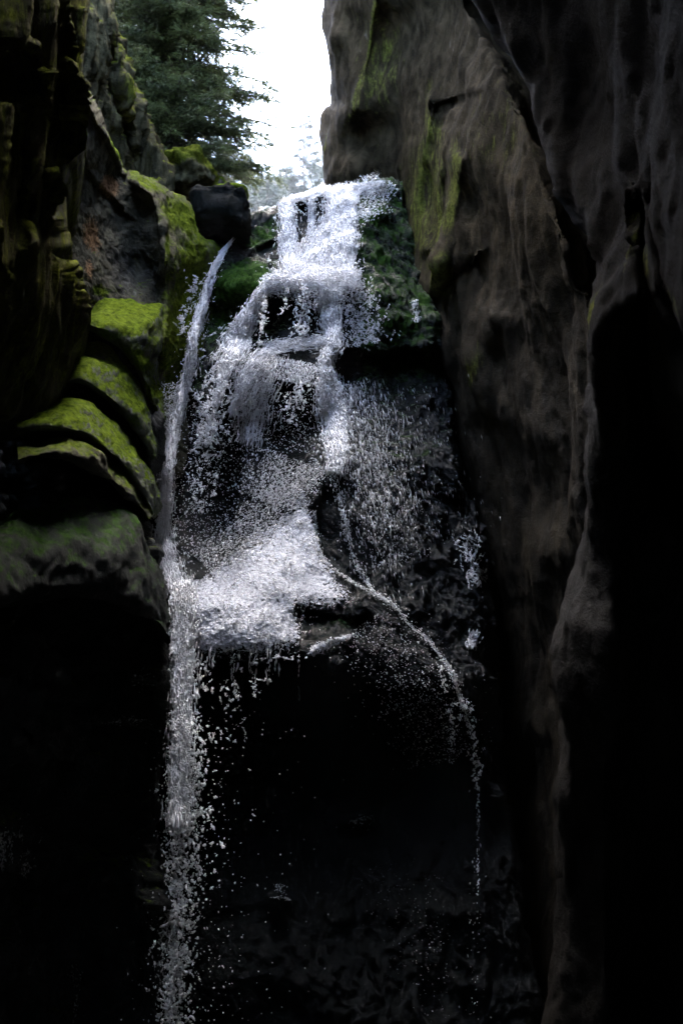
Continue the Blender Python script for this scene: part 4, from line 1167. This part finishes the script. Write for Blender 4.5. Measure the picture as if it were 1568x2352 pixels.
def conifer(name, label, base, height, reach, crown_from, levels, per, twigs, needle, seed, leafm, barkm, droop=0.35, trunk_r=0.12, tuft=12, group=None, lean=(0, 0), width=0.25):
    rg = np.random.RandomState(seed)
    root = empty(name, base)
    bpy.context.view_layer.update()
    tag(root, label, 'tree', group)
    base = np.array(base, float)
    zs = np.linspace(-0.4, height, 14)
    wob = np.stack([np.sin(zs * 0.8 + seed) * 0.03 * trunk_r * 8 + lean[0] * zs, np.cos(zs * 0.6 + seed) * 0.03 * trunk_r * 8 + lean[1] * zs, zs], -1)
    v, f = tube(base + wob, trunk_r * (1 - np.clip(zs, 0, None) / height * 0.93))
    build('trunk', v, f, barkm, parent=root)
    BV, BF, nb = [], [], 0
    C, D, LN = [], [], []
    for lv in range(levels):
        h = crown_from + (height - crown_from) * (lv + rg.uniform(-0.3, 0.3)) / levels
        h = max(h, crown_from * 0.9)
        k = (h - crown_from) / (height - crown_from)
        for b in range(per):
            ang = rg.uniform(0, 2 * math.pi)
            ln = reach * (1 - k) ** 0.7 * rg.uniform(0.55, 1.2) + 0.08 * reach
            d0 = np.array([math.cos(ang), math.sin(ang), 0.0])
            r = np.linspace(0, 1, 8)
            o = base + np.array([np.interp(h, zs, wob[:, 0]), np.interp(h, zs, wob[:, 1]), h])
            pts = o + d0 * (r * ln)[:, None] + np.array([0, 0, 1.0]) * ((0.12 * r - droop * r ** 2 + 0.15 * r ** 4) * ln)[:, None]
            pts += rg.normal(size=pts.shape) * 0.012 * ln * r[:, None]
            v, f = tube(pts, trunk_r * 0.16 * (1 - r * 0.9) + 0.002, 4)
            BV.append(v); BF.append(f + nb); nb += len(v)
            nt = max(int(twigs * ln / reach), 4)
            u = rg.uniform(0.12, 1, nt)
            c = np.stack([np.interp(u, r, pts[:, i]) for i in range(3)], -1)
            side = np.cross(d0, [0, 0, 1.0])
            sg = rg.choice([-1, 1], nt)[:, None] * rg.uniform(0.3, 1.0, nt)[:, None]
            td = d0 * rg.uniform(0.4, 1.0, nt)[:, None] + side * sg - np.array([0, 0, 1.0]) * rg.uniform(0.0, 0.9, nt)[:, None] * droop * 1.6
            td /= np.linalg.norm(td, axis=1)[:, None]
            tl = 0.22 * reach * (0.5 + 0.6 * (1 - u)) * rg.uniform(0.6, 1.2, nt)
            C.append(c); D.append(td); LN.append(tl)
    C, D, LN = np.concatenate(C), np.concatenate(D), np.concatenate(LN)
    n = len(C)
    # needles: slim triangles either side of every twig
    u = rg.uniform(0.0, 1, (n, tuft))
    pos = C[:, None] + D[:, None] * (LN[:, None] * u)[..., None]
    rnd = rg.normal(size=(n, tuft, 3))
    nd = D[:, None] * 0.7 + rnd * 0.55
    nd /= np.linalg.norm(nd, axis=2)[..., None]
    sd = np.cross(nd, rg.normal(size=(n, tuft, 3))); sd /= np.linalg.norm(sd, axis=2)[..., None]
    L = needle * rg.uniform(0.6, 1.3, (n, tuft, 1))
    a = pos + sd * L * width * 0.5; b = pos - sd * L * width * 0.5; c = pos + nd * L
    V = np.stack([a, b, c], 2).reshape(-1, 3)
    F = np.arange(len(V)).reshape(-1, 3)
    build('branches', np.concatenate(BV), np.concatenate(BF), barkm, parent=root)
    build('crown', V, F, leafm, parent=root, smooth=False)
    return root


sb = P(398, 400, 21.5)
conifer('spruce_tree', 'large dark bushy spruce leaning over the gorge at top left, branches against the sky', (sb[0], sb[1], sb[2]), 9.5, 1.85, 0.05, 44, 18, 60, 0.08, 5,
        M_spruce, M_bark, trunk_r=0.13, tuft=18, droop=0.45, width=0.14)
sb = P(300, 330, 23)
conifer('spruce_tree', 'second spruce half hidden by the dark inner cliff, left of the large spruce', (sb[0], sb[1], sb[2] - 1.0), 9.0, 2.1, 0.3, 32, 13, 50, 0.08, 8, M_spruce, M_bark, trunk_r=0.12, tuft=12, width=0.22)

far = [(698, 262, 330, 0.3, 'slender pale pine standing alone in the mist, right of the big spruce', 31, 1.0),
       (655, 385, 350, 0.25, 'short misty pine left of the slender pale pine, just over the lip', 32, .9),
       (735, 350, 345, 0.25, 'misty pine half hidden by the cliff edge, right of the slender pale pine', 33, .9),
       (610, 405, 300, 0.25, 'low misty pine nearest the wedged boulder', 34, .9),
       (560, 350, 340, 0.25, 'misty pine seen through the lower right branches of the big spruce', 35, .9),
       (515, 330, 320, 0.25, 'misty pine seen below the lowest branches of the big spruce', 36, .9)]
for (px, py, Y, _, lab, sd_, sc) in far:
    bz = hill_z(np.array([[P(px, 440, Y)[0]]]), np.array([[float(Y)]]))[0, 0]
    tp = P(px, py, Y)
    H = tp[2] - bz
    conifer('pine_tree', lab, (tp[0], Y, bz), H, 8.0 * sc, H * 0.2, 24, 7, 12, 1.3, sd_, M_far, M_pinebark, droop=0.1, trunk_r=0.5, tuft=8, group='misty pines on the slope above the lip', width=0.12)

# ------------------------------------------------------------------ mist
hk = NT('mist')
pv = hk.n('ShaderNodeVolumePrincipled')
pv.inputs['Color'].default_value = (0.92, 0.96, 1.0, 1)
pv.inputs['Density'].default_value = 0.00006
pv.inputs['Anisotropy'].default_value = 0.3
hk.l(pv.outputs[0], hk.out.inputs['Volume'])
bv = np.array([(x, y, z) for x in (-300, 300) for y in (-60, 560) for z in (-4, 260)], float)
bf = np.array([(0, 1, 3, 2), (4, 6, 7, 5), (0, 4, 5, 1), (2, 3, 7, 6), (0, 2, 6, 4), (1, 5, 7, 3)])
hz = build('haze', bv, bf, hk.m, smooth=False)
hz['kind'] = 'stuff'
